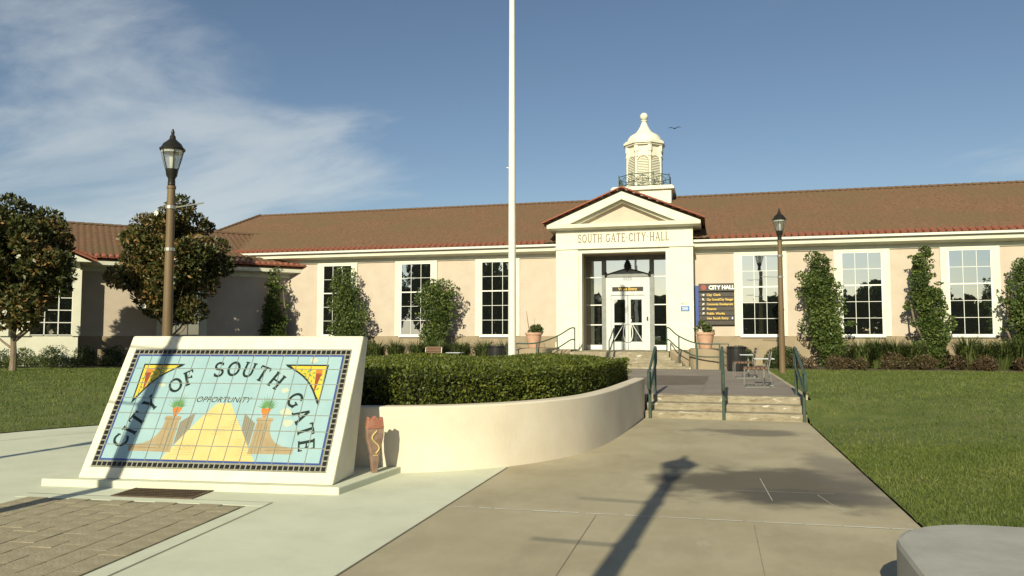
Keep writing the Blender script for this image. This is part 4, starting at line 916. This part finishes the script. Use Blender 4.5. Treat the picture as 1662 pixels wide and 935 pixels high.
# paver panel in front of the sign
pp = struct(link('paver_panel', MB().box(0, 2.33, -3.4, 0, -.02, .003).mesh('paver_panel', M_paverbed), None, (-6.62, 6.29, 0))); pp.rotation_euler[2] = R(5.0)
pm = MB().box(-.1125, .1125, -.099, .099, .0, .010).mesh('paver', M_paver)
for i in range(10):
    for j in range(17):
        y = -.103 - j * .2 + (.1 if i % 2 else 0)
        if y > -.09: continue
        o = link('paver', pm, pp, (.1165 + i * .233, y, rng.uniform(-.0015, .002))); o.rotation_euler = (rng.normal(0, .006), rng.normal(0, .006), rng.normal(0, .006))
fr_ = MB()
for a, c, d, e in ((-.16, 2.50, .012, .17), (2.345, 2.50, -3.4, .0), (-.16, -.015, -3.4, .0)): fr_.box(a, c, d, e, -.02, .004)
o = struct(fr_.build('paver_border', M_conc_new)); o.location = (-6.62, 6.29, 0); o.rotation_euler[2] = R(5.0)
o = strip([(-.17, .18), (2.51, .18), (2.51, -3.4)], .012, .005, 'pavement_joint', M_joint); o.location = (-6.62, 6.29, 0); o.rotation_euler[2] = R(5.0)

# ------------------------------------------------------------------ planter wall with boxwood hedge
path = curve_pts([(-4.9, 8.22, 0), (-4.3, 8.32, 0), (-3.79, 8.44, 0), (-3.26, 8.66, 0), (-2.82, 8.95, 0), (-2.44, 9.32, 0), (-2.03, 9.95, 0), (-1.70, 10.85, 0), (-1.52, 12.2, 0), (-1.43, 13.9, 0), (-1.36, 15.6, 0)], 6)
pts2 = [(p.x, p.y) for p in path]
def offset(pts, d):
    P = [np.array(p) for p in pts]; out = []
    for i in range(len(P)):
        t = P[min(i + 1, len(P) - 1)] - P[max(i - 1, 0)]; t = t / np.linalg.norm(t); out.append(tuple(P[i] + np.array([-t[1], t[0]]) * d))
    return out
inn = offset(pts2, .22); q = MB(); n = len(pts2)
V = [(x, y, -.03) for x, y in pts2] + [(x, y, .77) for x, y in pts2] + [(x, y, .77) for x, y in inn] + [(x, y, -.03) for x, y in inn]
fs = []
for i in range(n - 1):
    for a, c in ((0, 1), (1, 2), (2, 3)): fs.append((a * n + i, a * n + i + 1, c * n + i + 1, c * n + i))
fs += [(0, n, 2 * n, 3 * n), (n - 1, 4 * n - 1, 3 * n - 1, 2 * n - 1)]
pw_ = q.add(V, fs).build('planter_wall', M_plwall, smooth=True, bevel=.02); tag(pw_, 'low cream curved planter wall holding the clipped hedge beside the walkway', 'planter wall')
inn2 = offset(pts2, .225); soil = inn2 + [(-1.7, 15.7), (-5.6, 15.7), (-5.6, 8.45)]
struct(MB().prism(soil, .0, .66).build('planter_soil', M_soil))
hd = thing('boxwood_hedge', (-3.6, 12, .66), 'clipped dark green boxwood hedge filling the curved planter', 'hedge')
poly = offset(pts2, .36)[6:] + [(-1.85, 15.2), (-2.2, 15.5), (-7.4, 15.5), (-7.4, 8.9)]
PA = np.array(poly)
def inside_many(P, A):
    x, y = P[:, 0], P[:, 1]; r = np.zeros(len(P), bool); j = len(A) - 1
    for i in range(len(A)):
        c = ((A[i, 1] > y) != (A[j, 1] > y)) & (x < (A[j, 0] - A[i, 0]) * (y - A[i, 1]) / (A[j, 1] - A[i, 1] + 1e-12) + A[i, 0]); r ^= c; j = i
    return r
def hedge_top(x, y): return 1.20 + .035 * np.sin(x * 2.3 + y) + .03 * np.sin(y * 3.1 - x * 1.3)
Pt = np.stack([rng.uniform(-7.4, -1.4, 60000), rng.uniform(8.6, 15.5, 60000)], 1); Pt = Pt[inside_many(Pt, PA)]
edge = []                                                              # distance to border to round the shoulder
seg = [(PA[i], PA[(i + 1) % len(PA)]) for i in range(len(PA))]
dm = np.full(len(Pt), 9.)
for a, c in seg:
    ab = c - a; t = np.clip(((Pt - a) @ ab) / (ab @ ab + 1e-9), 0, 1); dm = np.minimum(dm, np.linalg.norm(Pt - (a + t[:, None] * ab), axis=1))
zt = hedge_top(Pt[:, 0], Pt[:, 1]) - .16 * np.clip(1 - dm / .25, 0, 1) ** 2
Q1 = np.stack([Pt[:, 0], Pt[:, 1], zt - np.abs(rng.normal(0, .045, len(Pt)))], 1); O1 = np.tile([0, 0, 1.], (len(Pt), 1))
per = np.array([np.linalg.norm(c - a) for a, c in seg]); k = rng.choice(len(seg), 42000, p=per / per.sum()); tt = rng.uniform(0, 1, 42000)
Aa = np.array([s[0] for s in seg]); Cc = np.array([s[1] for s in seg]); bp = Aa[k] + (Cc - Aa)[k] * tt[:, None]; tn_ = unit((Cc - Aa)[k]); nrm = np.stack([tn_[:, 1], -tn_[:, 0]], 1)
ctr = PA.mean(0); flip = np.sign(((bp - ctr) * nrm).sum(1)); nrm = nrm * flip[:, None]
zz_ = rng.uniform(.62, 1.17, 42000); dep = np.abs(rng.normal(0, .06, 42000)) - .05 + .05 * np.sin(bp[:, 0] * 4 + bp[:, 1] * 3 + zz_ * 6)
Q2 = np.stack([bp[:, 0] - nrm[:, 0] * dep, bp[:, 1] - nrm[:, 1] * dep, zz_], 1); O2 = np.stack([nrm[:, 0], nrm[:, 1], np.full(42000, .4)], 1)
Q = np.concatenate([Q1, Q2]); O_ = np.concatenate([O1, O2]); tint = np.clip(rng.uniform(0, .8, len(Q)) + .2 * np.sin(Q[:, 0] * 5) * np.sin(Q[:, 1] * 4 + Q[:, 2] * 6), 0, 1)
link('foliage', quads_mesh('foliage', leaves(Q - np.array(ORG[hd]), O_, .05, .026, .2, .75), M_box, tint), hd)
core = offset(pts2, .50)[8:] + [(-2.1, 15.1), (-7.2, 15.3), (-7.2, 9.3)]
MB().prism(core, .62, 1.08).build('inner_twigs', mat('hedge_twigs', (.012, .014, .006), (.03, .03, .012), 1, 20), hd)

# ------------------------------------------------------------------ poles and lamps
def build_lamp():
    t = thing('street_lamp', (0, 0, 0), 'lamp', 'street lamp')
    MB().lathe([(.115, -.1), (.115, .05), (.105, .06), (.072, 4.30), (.085, 4.31), (.085, 4.36)], 14).build('pole', M_pole, t, smooth=True, local=True)
    MB().lathe([(.05, 4.36), (.07, 4.38), (.065, 4.50), (.10, 4.56), (.115, 4.66), (.12, 4.68)], 14).build('collar', M_bronze, t, smooth=True, local=True)
    MB().lathe([(.11, 4.68), (.165, 4.85), (.20, 5.0), (.205, 5.05)], 16, cap=False).build('globe', M_lglass, t, smooth=True, local=True)
    cp = MB().lathe([(.225, 5.04), (.235, 5.07), (.20, 5.10), (.16, 5.17), (.09, 5.23), (.06, 5.26), (.05, 5.32), (.025, 5.35), (.035, 5.39), (.01, 5.46)], 16)
    cp.build('cap', M_bronze, t, smooth=True, local=True)
    MB().lathe([(.03, 4.68), (.05, 4.72), (.055, 4.90), (.02, 4.98)], 10).build('bulb', M_wlet, t, smooth=True, local=True)
    MB().lathe([(.19, 4.99), (.198, 5.038)], 16, cap=False).build('reflector', M_wlet, t, local=True)
    for k in range(6):
        a = 2 * math.pi * k / 6 + .3; MB().tube([(math.cos(a) * r, math.sin(a) * r, z) for r, z in ((.118, 4.67), (.172, 4.85), (.208, 5.0), (.215, 5.06))], .008, 5).build('rib', M_bronze, t, local=True)
    return t
def arms(t, ang, zs, ln):
    for z in zs:
        MB().lathe([(.095, z - .03), (.095, z + .03)], 12).build('arm_bracket', M_galv, t, local=True)
        if ln: MB().tube([(.08 * math.cos(ang), .08 * math.sin(ang), z), (ln * math.cos(ang), ln * math.sin(ang), z + .02)], .012, 6).build('banner_arm', M_galv, t, local=True)
lamp = build_lamp()
def put_lamp(x, y, z, label, src=lamp, first=False):
    o = src if first else copy_tree(src); o.location = (x, y, z); ORG[o] = (x, y, z); o['label'] = label; o['group'] = 'lantern street lamps'; return o
sunv = np.array([math.sin(SUN_AZ), math.cos(SUN_AZ)])
def shade_lamp(px, py, z0, zh, label):                                   # lamp whose head shadow falls on a ground point
    d = (z0 + zh) / math.tan(SUN_EL); return put_lamp(px - sunv[0] * d, py - sunv[1] * d, z0, label)
l1 = put_lamp(-9.92, 12.35, .08, 'tall brown lamp post with lantern head behind the monument sign', first=True)
l2 = put_lamp(2.14, 26.8, .40, 'brown lamp post with lantern head at the plaza corner by the lawn')
l3 = shade_lamp(-.46, 9.72, 0, 4.95, 'brown lamp post standing on the walkway edge, its shadow crossing the walkway')
_p = onz(190, 787, 0) - np.array([*sunv, 0]) * 4.2
l4 = put_lamp(_p[0], _p[1], 0, 'brown lamp post by the paver panel, its shadow crossing the monument sign')
_p = onz(110, 725, 0)
l5 = shade_lamp(_p[0] + sunv[0] * .8, _p[1] + sunv[1] * .8, 0, 4.9, 'brown lamp post on the forecourt away from the walkway')
arms(l1, R(12), (3.95, 3.15), 0); MB().tube([(.08, .02, 3.95), (.62, .12, 4.03)], .014, 6).build('banner_arm', M_galv, l1, local=True)
arms(l2, R(180), (3.85, 3.15), .62); arms(l3, R(180), (3.9, 3.1), .75); arms(l4, R(180), (3.9, 3.1), .6); arms(l5, R(180), (3.9,), 0)
fp = thing('flagpole', (-4.72, 18.0, .4), 'tall cream flagpole rising behind the hedge', 'flagpole')
MB().lathe([(.16, -.05), (.16, .06), (.10, .10)], 16).build('base_collar', M_flag, fp, local=True)
MB().lathe([(.098, .1), (.092, 3.0), (.082, 6.2), (.080, 6.2), (.066, 10.6)], 16).build('pole', M_flag, fp, smooth=True, local=True)
MB().lathe([(.07, 10.6), (.09, 10.62), (.09, 10.68), (.02, 10.7), (.09, 10.78), (.11, 10.87), (.09, 10.96), (.01, 11.0)], 12).build('truck_ball', M_galv, fp, smooth=True, local=True)
MB().tube([(.06, 0, 9.85), (.17, 0, 9.98), (.17, 0, 10.1)], .025, 5).build('pulley', M_bronze, fp, local=True); MB().tube([(-.07, 0, 5.3), (-.14, 0, 5.32)], .015, 5).build('cleat', M_galv, fp, local=True)

# lower step handrails
def step_rail(x, label):
    t = thing('step_handrail', (x, 15.9, .0), label, 'handrail', 'green handrails of the lower steps')
    a, c = (x, 15.36, 0), (x, 16.75, .4)
    for p, nm in ((a, 'post'), (c, 'post')): MB().tube([(p[0], p[1], p[2] - .05), (p[0], p[1], p[2] + .90)], .03, 8).build('post', M_green, t, smooth=True)
    top = [(x, 15.10, .60), (x, 15.06, .66), (x, 15.07, .88), (x, 15.14, .93), (x, 15.36, .94), (x, 16.75, 1.34), (x, 17.0, 1.36), (x, 17.05, 1.30), (x, 17.05, 1.06), (x, 16.98, 1.0), (x, 16.75, .96), (x, 15.36, .56)]
    MB().tube([Vector(p) for p in top], .028, 8, closed=True).build('rail_loop', M_green, t, smooth=True)
step_rail(-1.24, 'green pipe handrail of the lower steps against the planter wall'); step_rail(.15, 'green pipe handrail in the middle of the lower steps'); step_rail(1.60, 'green pipe handrail of the lower steps beside the lawn')

# concrete seat at the walkway edge
q = MB(); c0, r0 = (2.05, 4.72), 1.02
poly = [(6, 3.55), (6, 5.55), (1.95, 5.52)] + [(1.62 + .62 * math.cos(t), 4.90 + .62 * math.sin(t)) for t in np.linspace(math.pi / 2, math.pi, 8)] + [(.98, 4.2), (1.05, 3.9), (1.4, 3.55)]
o = MB().prism(poly, -.03, .42).build('concrete_seat', mat('grey_cast_concrete', (.33, .32, .285), (.40, .39, .35), .85, 3, bump=.2, bscale=60, extra=chain(overlay((.24, .22, .18), 5, .6, .75, .4), overlay((.06, .055, .05), 2.2, .705, .73, .8, (1, 3, 1), 5.0), overlay((.62, .6, .53), 11, .68, .72, .6))), bevel=.035)
tag(o, 'grey rounded concrete seat at the end of the lawn by the walkway', 'concrete seat')

# ------------------------------------------------------------------ plaza furniture
def chair(x, y, z, rz, label):
    t = thing('slatted_chair', (x, y, z), label, 'chair', 'slatted chairs on the plaza', rz)
    for sy in (-.27, .27):
        MB().tube([(-.30, sy, .43), (-.30, sy, .02), (.34, sy, .02), (.22, sy, .43), (.30, sy, .84)], .014, 6).build('tube_frame', M_galv, t, local=True)
    MB().tube([(-.30, -.27, .43), (-.30, .27, .43)], .013, 6).tube([(.22, -.27, .43), (.22, .27, .43)], .013, 6).build('cross_tube', M_galv, t, local=True)
    for k in range(6): MB().box(-.31 + k * .09, -.24 + k * .09, -.275, .275, .44, .485).build('seat_slat', M_wood, t, local=True)
    for k in range(4): q = MB().box(.245 + k * .0165, .262 + k * .0165, -.26, .26, .54 + k * .085, .61 + k * .085); q.build('back_slat', M_wood, t, local=True)
    return t
def table(x, y, z, label, m=M_galv):
    t = thing('small_table', (x, y, z), label, 'table', 'small square tables on the plaza')
    MB().box(-.24, .24, -.24, .24, .64, .66).build('top', M_alu, t, local=True, bevel=.006); MB().tube([(0, 0, .02), (0, 0, .64)], .025, 8).build('stem', M_galv, t, local=True)
    MB().box(-.22, .22, -.025, .025, 0, .02).box(-.025, .025, -.22, -.0255, 0, .02).box(-.025, .025, .0255, .22, 0, .02).build('foot', M_galv, t, local=True); return t
chair(.96, 18.85, .4, 0, 'wood slatted chair on a silver sled frame, close to the lower steps'); table(1.15, 19.75, .4, 'small pale metal table between the two slatted chairs by the lawn')
chair(.82, 22.7, .4, R(4), 'wood slatted chair on a silver sled frame, near the entry pedestal'); table(.95, 23.7, .4, 'small pale metal table beside the slatted chair near the bin')
chair(-8.7, 23.0, .4, R(90), 'wood slatted chair showing behind the hedge near the flagpole'); table(-8.3, 24.2, .4, 'small pale metal table showing behind the hedge')
chair(-9.1, 19.6, .4, R(200), 'wood slatted chair just behind the hedge beside the sign')
def bin_(x, y, z, label):
    t = thing('litter_bin', (x, y, z), label, 'bin', 'black round litter bins')
    MB().lathe([(.30, 0), (.31, .03), (.31, .78), (.33, .80), (.33, .84), (.26, .85), (.25, .80)], 24).build('drum', M_black, t, smooth=True, local=True); MB().lathe([(.25, .79), (.01, .78)], 16).build('liner', M_dark, t, local=True)
    q = MB()
    for k in range(24): a = 2 * math.pi * k / 24; q.box(-.004 + .312 * math.cos(a), .004 + .312 * math.cos(a), -.004 + .312 * math.sin(a), .004 + .312 * math.sin(a), .06, .76)
    q.build('ribs', M_black, t, local=True)
bin_(.72, 27.6, .4, 'black round litter bin beside the slatted chairs'); bin_(-7.75, 27.3, .4, 'black round litter bin showing over the hedge near the flagpole')

# ------------------------------------------------------------------ planting
def shrub(name, cs, n, ln, wd_, m, label, cat, group=None, trunk=True, base=None, up=.35):
    cs = [tuple(c) for c in cs]; bx_, by_ = base or (cs[0][0], cs[0][1]); t = thing(name, (bx_, by_, .38), label, cat, group)
    foliage('foliage', cs, n, ln, wd_, m, t, up)
    if trunk:
        top = max(c[2] for c in cs); pts = [(bx_, by_, .3)] + [(c[0], c[1], c[2]) for c in sorted(cs, key=lambda c: c[2])[::max(1, len(cs) // 4)]]
        MB().tube(pts, [.06] + [.035] * (len(pts) - 2) + [.012], 6).build('stem', M_bark, t)
    return t
def column(px_l, px_r, ptop, label, lean=0, n=5200, K=2, Y=31.55, w=None, prof=None, wob=.14):
    a, c = ony(px_l, 500, Y), ony(px_r, 500, Y); top = ony((px_l + px_r) / 2, ptop, Y)[2]; xc = (a[0] + c[0]) / 2; hw = (c[0] - a[0]) / 2; cs = []
    for k in range(15):
        f_ = k / 14; z = .6 + (top - .75) * f_; r = hw * (prof(f_) if prof else (1.0 - .55 * f_ ** 2)) * rng.uniform(.75, 1.05)
        for j in range(2): cs.append((xc + lean * (f_ - .5) * 2 * hw + rng.normal(0, wob) * hw * 1.6, Y + rng.normal(0, .1), z + rng.normal(0, .06), r * .8, min(r, .55) * .85, r * .45 + .14))
    for k in range(22):                                               # sprigs that break the outline
        f_ = rng.uniform(.3, 1.0); sx = rng.choice([-1, 1]); cs.append((xc + lean * (f_ - .5) * 2 * hw + sx * hw * (prof(f_) if prof else 1 - .5 * f_ * f_) * rng.uniform(.7, 1.25), Y + rng.normal(0, .14), .6 + (top - .7) * f_, rng.uniform(.1, .24), .12, rng.uniform(.06, .13)))
    return shrub('columnar_shrub', cs, n * 2, .12, .06, M_col, label, 'shrub', 'columnar evergreens against the city hall wall', base=(xc, Y))
column(420, 470, 436, 'narrow conical evergreen in the corner where the angled wing meets the hall', 0, 5200, 30.2, prof=lambda f: 1.0 - .8 * f ** 1.5, wob=.06)
column(528, 600, 440, 'tall loose evergreen in front of a dark window next to the angled wing', -.25, 5200, prof=lambda f: 1.05 - .72 * f)
column(684, 734, 462, 'leafy evergreen with a broad flat top, in front of a dark window', .05, 5000, prof=lambda f: .75 + .3 * f)
column(1300, 1378, 415, 'broad evergreen with a crooked tip beside the plaza lamp post', -.42, 6500, prof=lambda f: .95 - .45 * f ** 2)
column(1476, 1538, 402, 'tall evergreen between two sky-reflecting windows', -.30, 6000, prof=lambda f: .95 - .6 * f ** 1.6)
column(1632, 1700, 430, 'spreading evergreen past the last sky-reflecting window', -.15, 5200, prof=lambda f: .85 - .1 * f)
# clipped globes by the bin
for (a, c, lab) in ((1173, 1226, 'dark green clipped round bush behind the litter bin'), (1240, 1302, 'dark green clipped round bush behind the plaza lamp post')):
    p, r_ = ony(a, 580, 30.2), ony(c, 580, 30.2); xc = (p[0] + r_[0]) / 2; rr = (r_[0] - p[0]) / 2
    shrub('clipped_bush', [(xc, 30.2, .72, rr, rr * .9, .52), (xc, 30.2, .6, rr * .8, rr * .7, .5)], 11000, .05, .032, M_dkbush, lab, 'bush', 'clipped round bushes', False)
def spot_name(x):
    for lim, ph in ((3.2, 'behind the plaza lamp post'), (4.9, 'in front of the broad evergreen with the crooked tip'), (6.6, 'below the window between two evergreens'), (8.4, 'in front of the tall evergreen between two windows'), (10.2, 'below the last window before the spreading evergreen'), (12.0, 'in front of the spreading evergreen'), (99, 'past the spreading evergreen')):
        if x < lim: return ph
def spot_left(x):
    for lim, ph in ((-17.7, 'in the corner by the angled wing'), (-15.4, 'below the dark window next to the angled wing'), (-13.9, 'between the first two dark windows from the wing'), (-11.6, 'below the middle dark window'), (-10.2, 'right beside the flat-topped evergreen'), (99, 'below the dark window nearest the portico')):
        if x < lim: return ph
def low(x, y, r, h, m, label, cat='bush', name='low_bush', n=1100, ln=.08, grp='low bushes along the wall'):
    cs = [(x + rng.normal(0, .35) * r, y + rng.normal(0, .3) * r, .42 + h * rng.uniform(.25, .6), r * rng.uniform(.45, .7), r * .5, h * .42) for _ in range(6)]
    return shrub(name, cs, n, ln, ln * .42, m, label, cat, grp, False, (x, y))
def grassclump(x, y, h, label, n=420):
    t = thing('flax_clump', (x, y, .40), label, 'plant', 'strappy grass clumps along the wall'); a = rng.uniform(0, 6.28, n); r = rng.uniform(0, .22, n); d = np.stack([np.cos(a), np.sin(a), np.zeros(n)], 1)
    b0 = d * r[:, None]; l = h * rng.uniform(.6, 1.1, n); bend = rng.uniform(.25, .95, n); mid = b0 + d * (l * bend * .35)[:, None] + np.array([0, 0, 1]) * (l * .7)[:, None]; tip = mid + d * (l * bend * .55)[:, None] + np.array([0, 0, 1]) * (l * (.45 - bend * .5))[:, None]
    s = np.stack([-d[:, 1], d[:, 0], np.zeros(n)], 1) * .014
    V = np.concatenate([np.stack([b0 - s, b0 + s, mid + s, mid - s], 1), np.stack([mid - s, mid + s, tip + s * .2, tip - s * .2], 1)]); tint = np.tile(rng.uniform(0, 1, n), 2)
    link('blades', quads_mesh('blades', V, M_grassclump, tint), t); return t
i = 0
for x in np.arange(3.0, 15.5, 1.02):
    low(x + rng.normal(0, .15), 29.75 + rng.normal(0, .08), .52, .55 + rng.uniform(-.1, .12), M_brownbush, 'low russet brown bush ' + spot_name(x), grp='russet bushes at the lawn edge')
for x in (5.1, 5.7, 6.3, 6.9, 8.55, 9.1, 9.7, 10.3, 10.9, 11.6, 12.3, 13.0, 13.8, 14.6):
    grassclump(x, 30.35 + rng.normal(0, .2), 1.12 + rng.uniform(-.12, .15), 'green strappy grass clump ' + spot_name(x), 520)
for x in (5.4, 6.5, 8.9, 9.6, 10.2, 11.4, 12.2, 13.2, 14.2): low(x, 30.9, .7, .85, M_col, 'loose green bush against the wall ' + spot_name(x), n=1500, grp='green bushes right of the plaza')
for x in np.arange(-19, -8, .95):
    if rng.uniform() < .55: low(x, 30.7 + rng.normal(0, .2), .62, .95, M_dkbush, 'green bush ' + spot_left(x), n=1500, grp='bushes under the dark windows')
    grassclump(x + .4, 30.1, 1.05, 'strappy grass clump ' + spot_left(x + .4), 420)
for s in np.arange(1.0, 13, 1.05):
    p = wg(s, 1.2 + rng.normal(0, .2)); low(p[0], p[1], .62, .85, M_dkbush if rng.uniform() < .7 else M_col, 'dark green bush along the foot of the angled wing', n=1500, grp='bushes along the angled wing')
    p = wg(s + .4, 2.1); low(p[0], p[1], .5, .42, M_grassclump, 'low yellow-green ground cover before the angled wing', n=900, grp='ground cover along the angled wing')

def magnolia(x, y, z, cz, rx, rz_, n, label, blobs, low_branch=False):
    t = thing('magnolia_tree', (x, y, z), label, 'tree', 'magnolia trees on the left lawn'); cs = []
    for k in range(blobs * 2):
        d = unit(rng.normal(0, 1, 3)); f_ = rng.uniform(.45, .90); zf = d[2] * f_; wf = (1 - .18 * max(zf, 0)) if zf > 0 else (1 - .30 * abs(zf))
        cs.append((x + d[0] * rx * f_ * wf, y + d[1] * rx * .9 * f_ * wf, cz + zf * rz_, *(rng.uniform(.16, .30) * rx * np.array([1, 1, .85]))))
    crown = foliage('crown', cs, n * 2, .20, .09, M_mag, t, .35, .8, .1)
    q = MB(); q.tube([(x, y, z - .1), (x + .02, y, z + .6), (x - .03, y, z + 1.3), (x + .02, y, cz)], [.12, .095, .085, .05], 8)
    for k in range(7):
        a = 2 * math.pi * k / 7 + .4; z0 = z + 1.0 + .12 * k; q.tube([(x, y, z0), (x + .5 * math.cos(a), y + .5 * math.sin(a), z0 + .45), (x + rx * .5 * math.cos(a), y + rx * .5 * math.sin(a), z0 + 1.5)], [.05, .035, .012], 6)
    if low_branch: q.tube([(x, y, z + .75), (x - .45, y - .05, z + 1.05), (x - 1.0, y - .1, z + 1.5)], [.045, .035, .02], 6)
    q.build('trunk', M_bark, t, smooth=True)
    fl = MB()
    for k in range(7):
        c = cs[rng.integers(len(cs))]; d = unit(np.array([rng.normal(0, .6), -1, rng.normal(.1, .4)])); p = np.array(c[:3]) + d * np.array(c[3:]) * 1.05
        for j in range(7): a = 2 * math.pi * j / 7; fl.add([p, p + np.array([.09 * math.cos(a), -.03, .09 * math.sin(a)]), p + np.array([.12 * math.cos(a + .35), -.05, .12 * math.sin(a + .35)]), p + np.array([.09 * math.cos(a + .7), -.03, .09 * math.sin(a + .7)])], [(0, 1, 2, 3)])
    fl.build('blossoms', M_petal, t)
magnolia(-23.5, 21.5, .38, 3.95, 2.1, 2.35, 14000, 'magnolia tree with white blossoms and a forked pale trunk on the lawn', 46, True)
magnolia(-21.5, 26.9, .38, 4.5, 2.4, 2.75, 16000, 'dense bronze-tinged magnolia tree in front of the angled wing', 50)
bt_ = thing('distant_tree', (-24.3, 60, 0), 'treetop just showing over the roof ridge', 'tree')
foliage('crown', [(-24.3, 60, 11.2, .9, .9, 1.2), (-25.2, 60, 10.2, 1.4, 1.4, 1.4), (-21.2, 60, 10.7, .9, .9, 1.0), (-23.5, 60, 9.6, 1.8, 1.6, 1.6)], 3200, .25, .11, M_col, bt_)
MB().tube([(-24.3, 60, -.1), (-24.2, 60, 9)], [.25, .12], 8).build('trunk', M_bark, bt_)
# trees across the street, mirrored in the windows
def street_tree(x, y, h, r, k):
    t = thing('street_tree', (x, y, 0), 'broad street tree standing across the street from the city hall', 'tree', 'trees across the street')
    cs = [(x + rng.normal(0, .45) * r, y + rng.normal(0, .4) * r, h * rng.uniform(.08, .86), r * rng.uniform(.40, .6), r * .45, h * .15) for _ in range(26)]
    foliage('crown', cs, 9000, .85, .5, M_dkbush, t); MB().tube([(x, y, -.1), (x, y, h * .6)], [.28, .14], 8).build('trunk', M_bark, t)
for k, (x, h) in enumerate([(-86, 16), (-76, 18), (-66, 17), (-57, 19), (-48, 18), (-40, 16), (-33, 13), (-27, 10), (-18, 7.5), (-9, 7), (0, 6.6), (7, 7.2), (14, 8), (21, 9), (28, 8), (36, 7), (44, 9), (54, 10)]):
    street_tree(x, -42 + rng.normal(0, 2), h, 4.8 if h > 10 else 3.9, k)
# bird
bd = thing('flying_bird', tuple(ony(1095, 209, 60)), 'small dark bird gliding above the cupola', 'bird')
q = MB(); q.add([(-.02, -.22, 0), (.05, -.08, .05), (.06, .1, .05), (.0, .26, .0), (-.06, .1, .05), (-.05, -.08, .05), (0, 0, -.06)], [(0, 1, 6), (1, 2, 6), (2, 3, 6), (3, 4, 6), (4, 5, 6), (5, 0, 6), (0, 5, 4, 3, 2, 1)])
q.add([(.04, -.08, .03), (.30, -.12, .12), (.55, .02, .06), (.30, .04, .11), (.05, .1, .03)], [(0, 1, 2, 3, 4)]); q.add([(-.04, -.08, .03), (-.30, -.12, .12), (-.55, .02, .06), (-.30, .04, .11), (-.05, .1, .03)], [(4, 3, 2, 1, 0)])
q.build('body', M_black, bd, local=True)
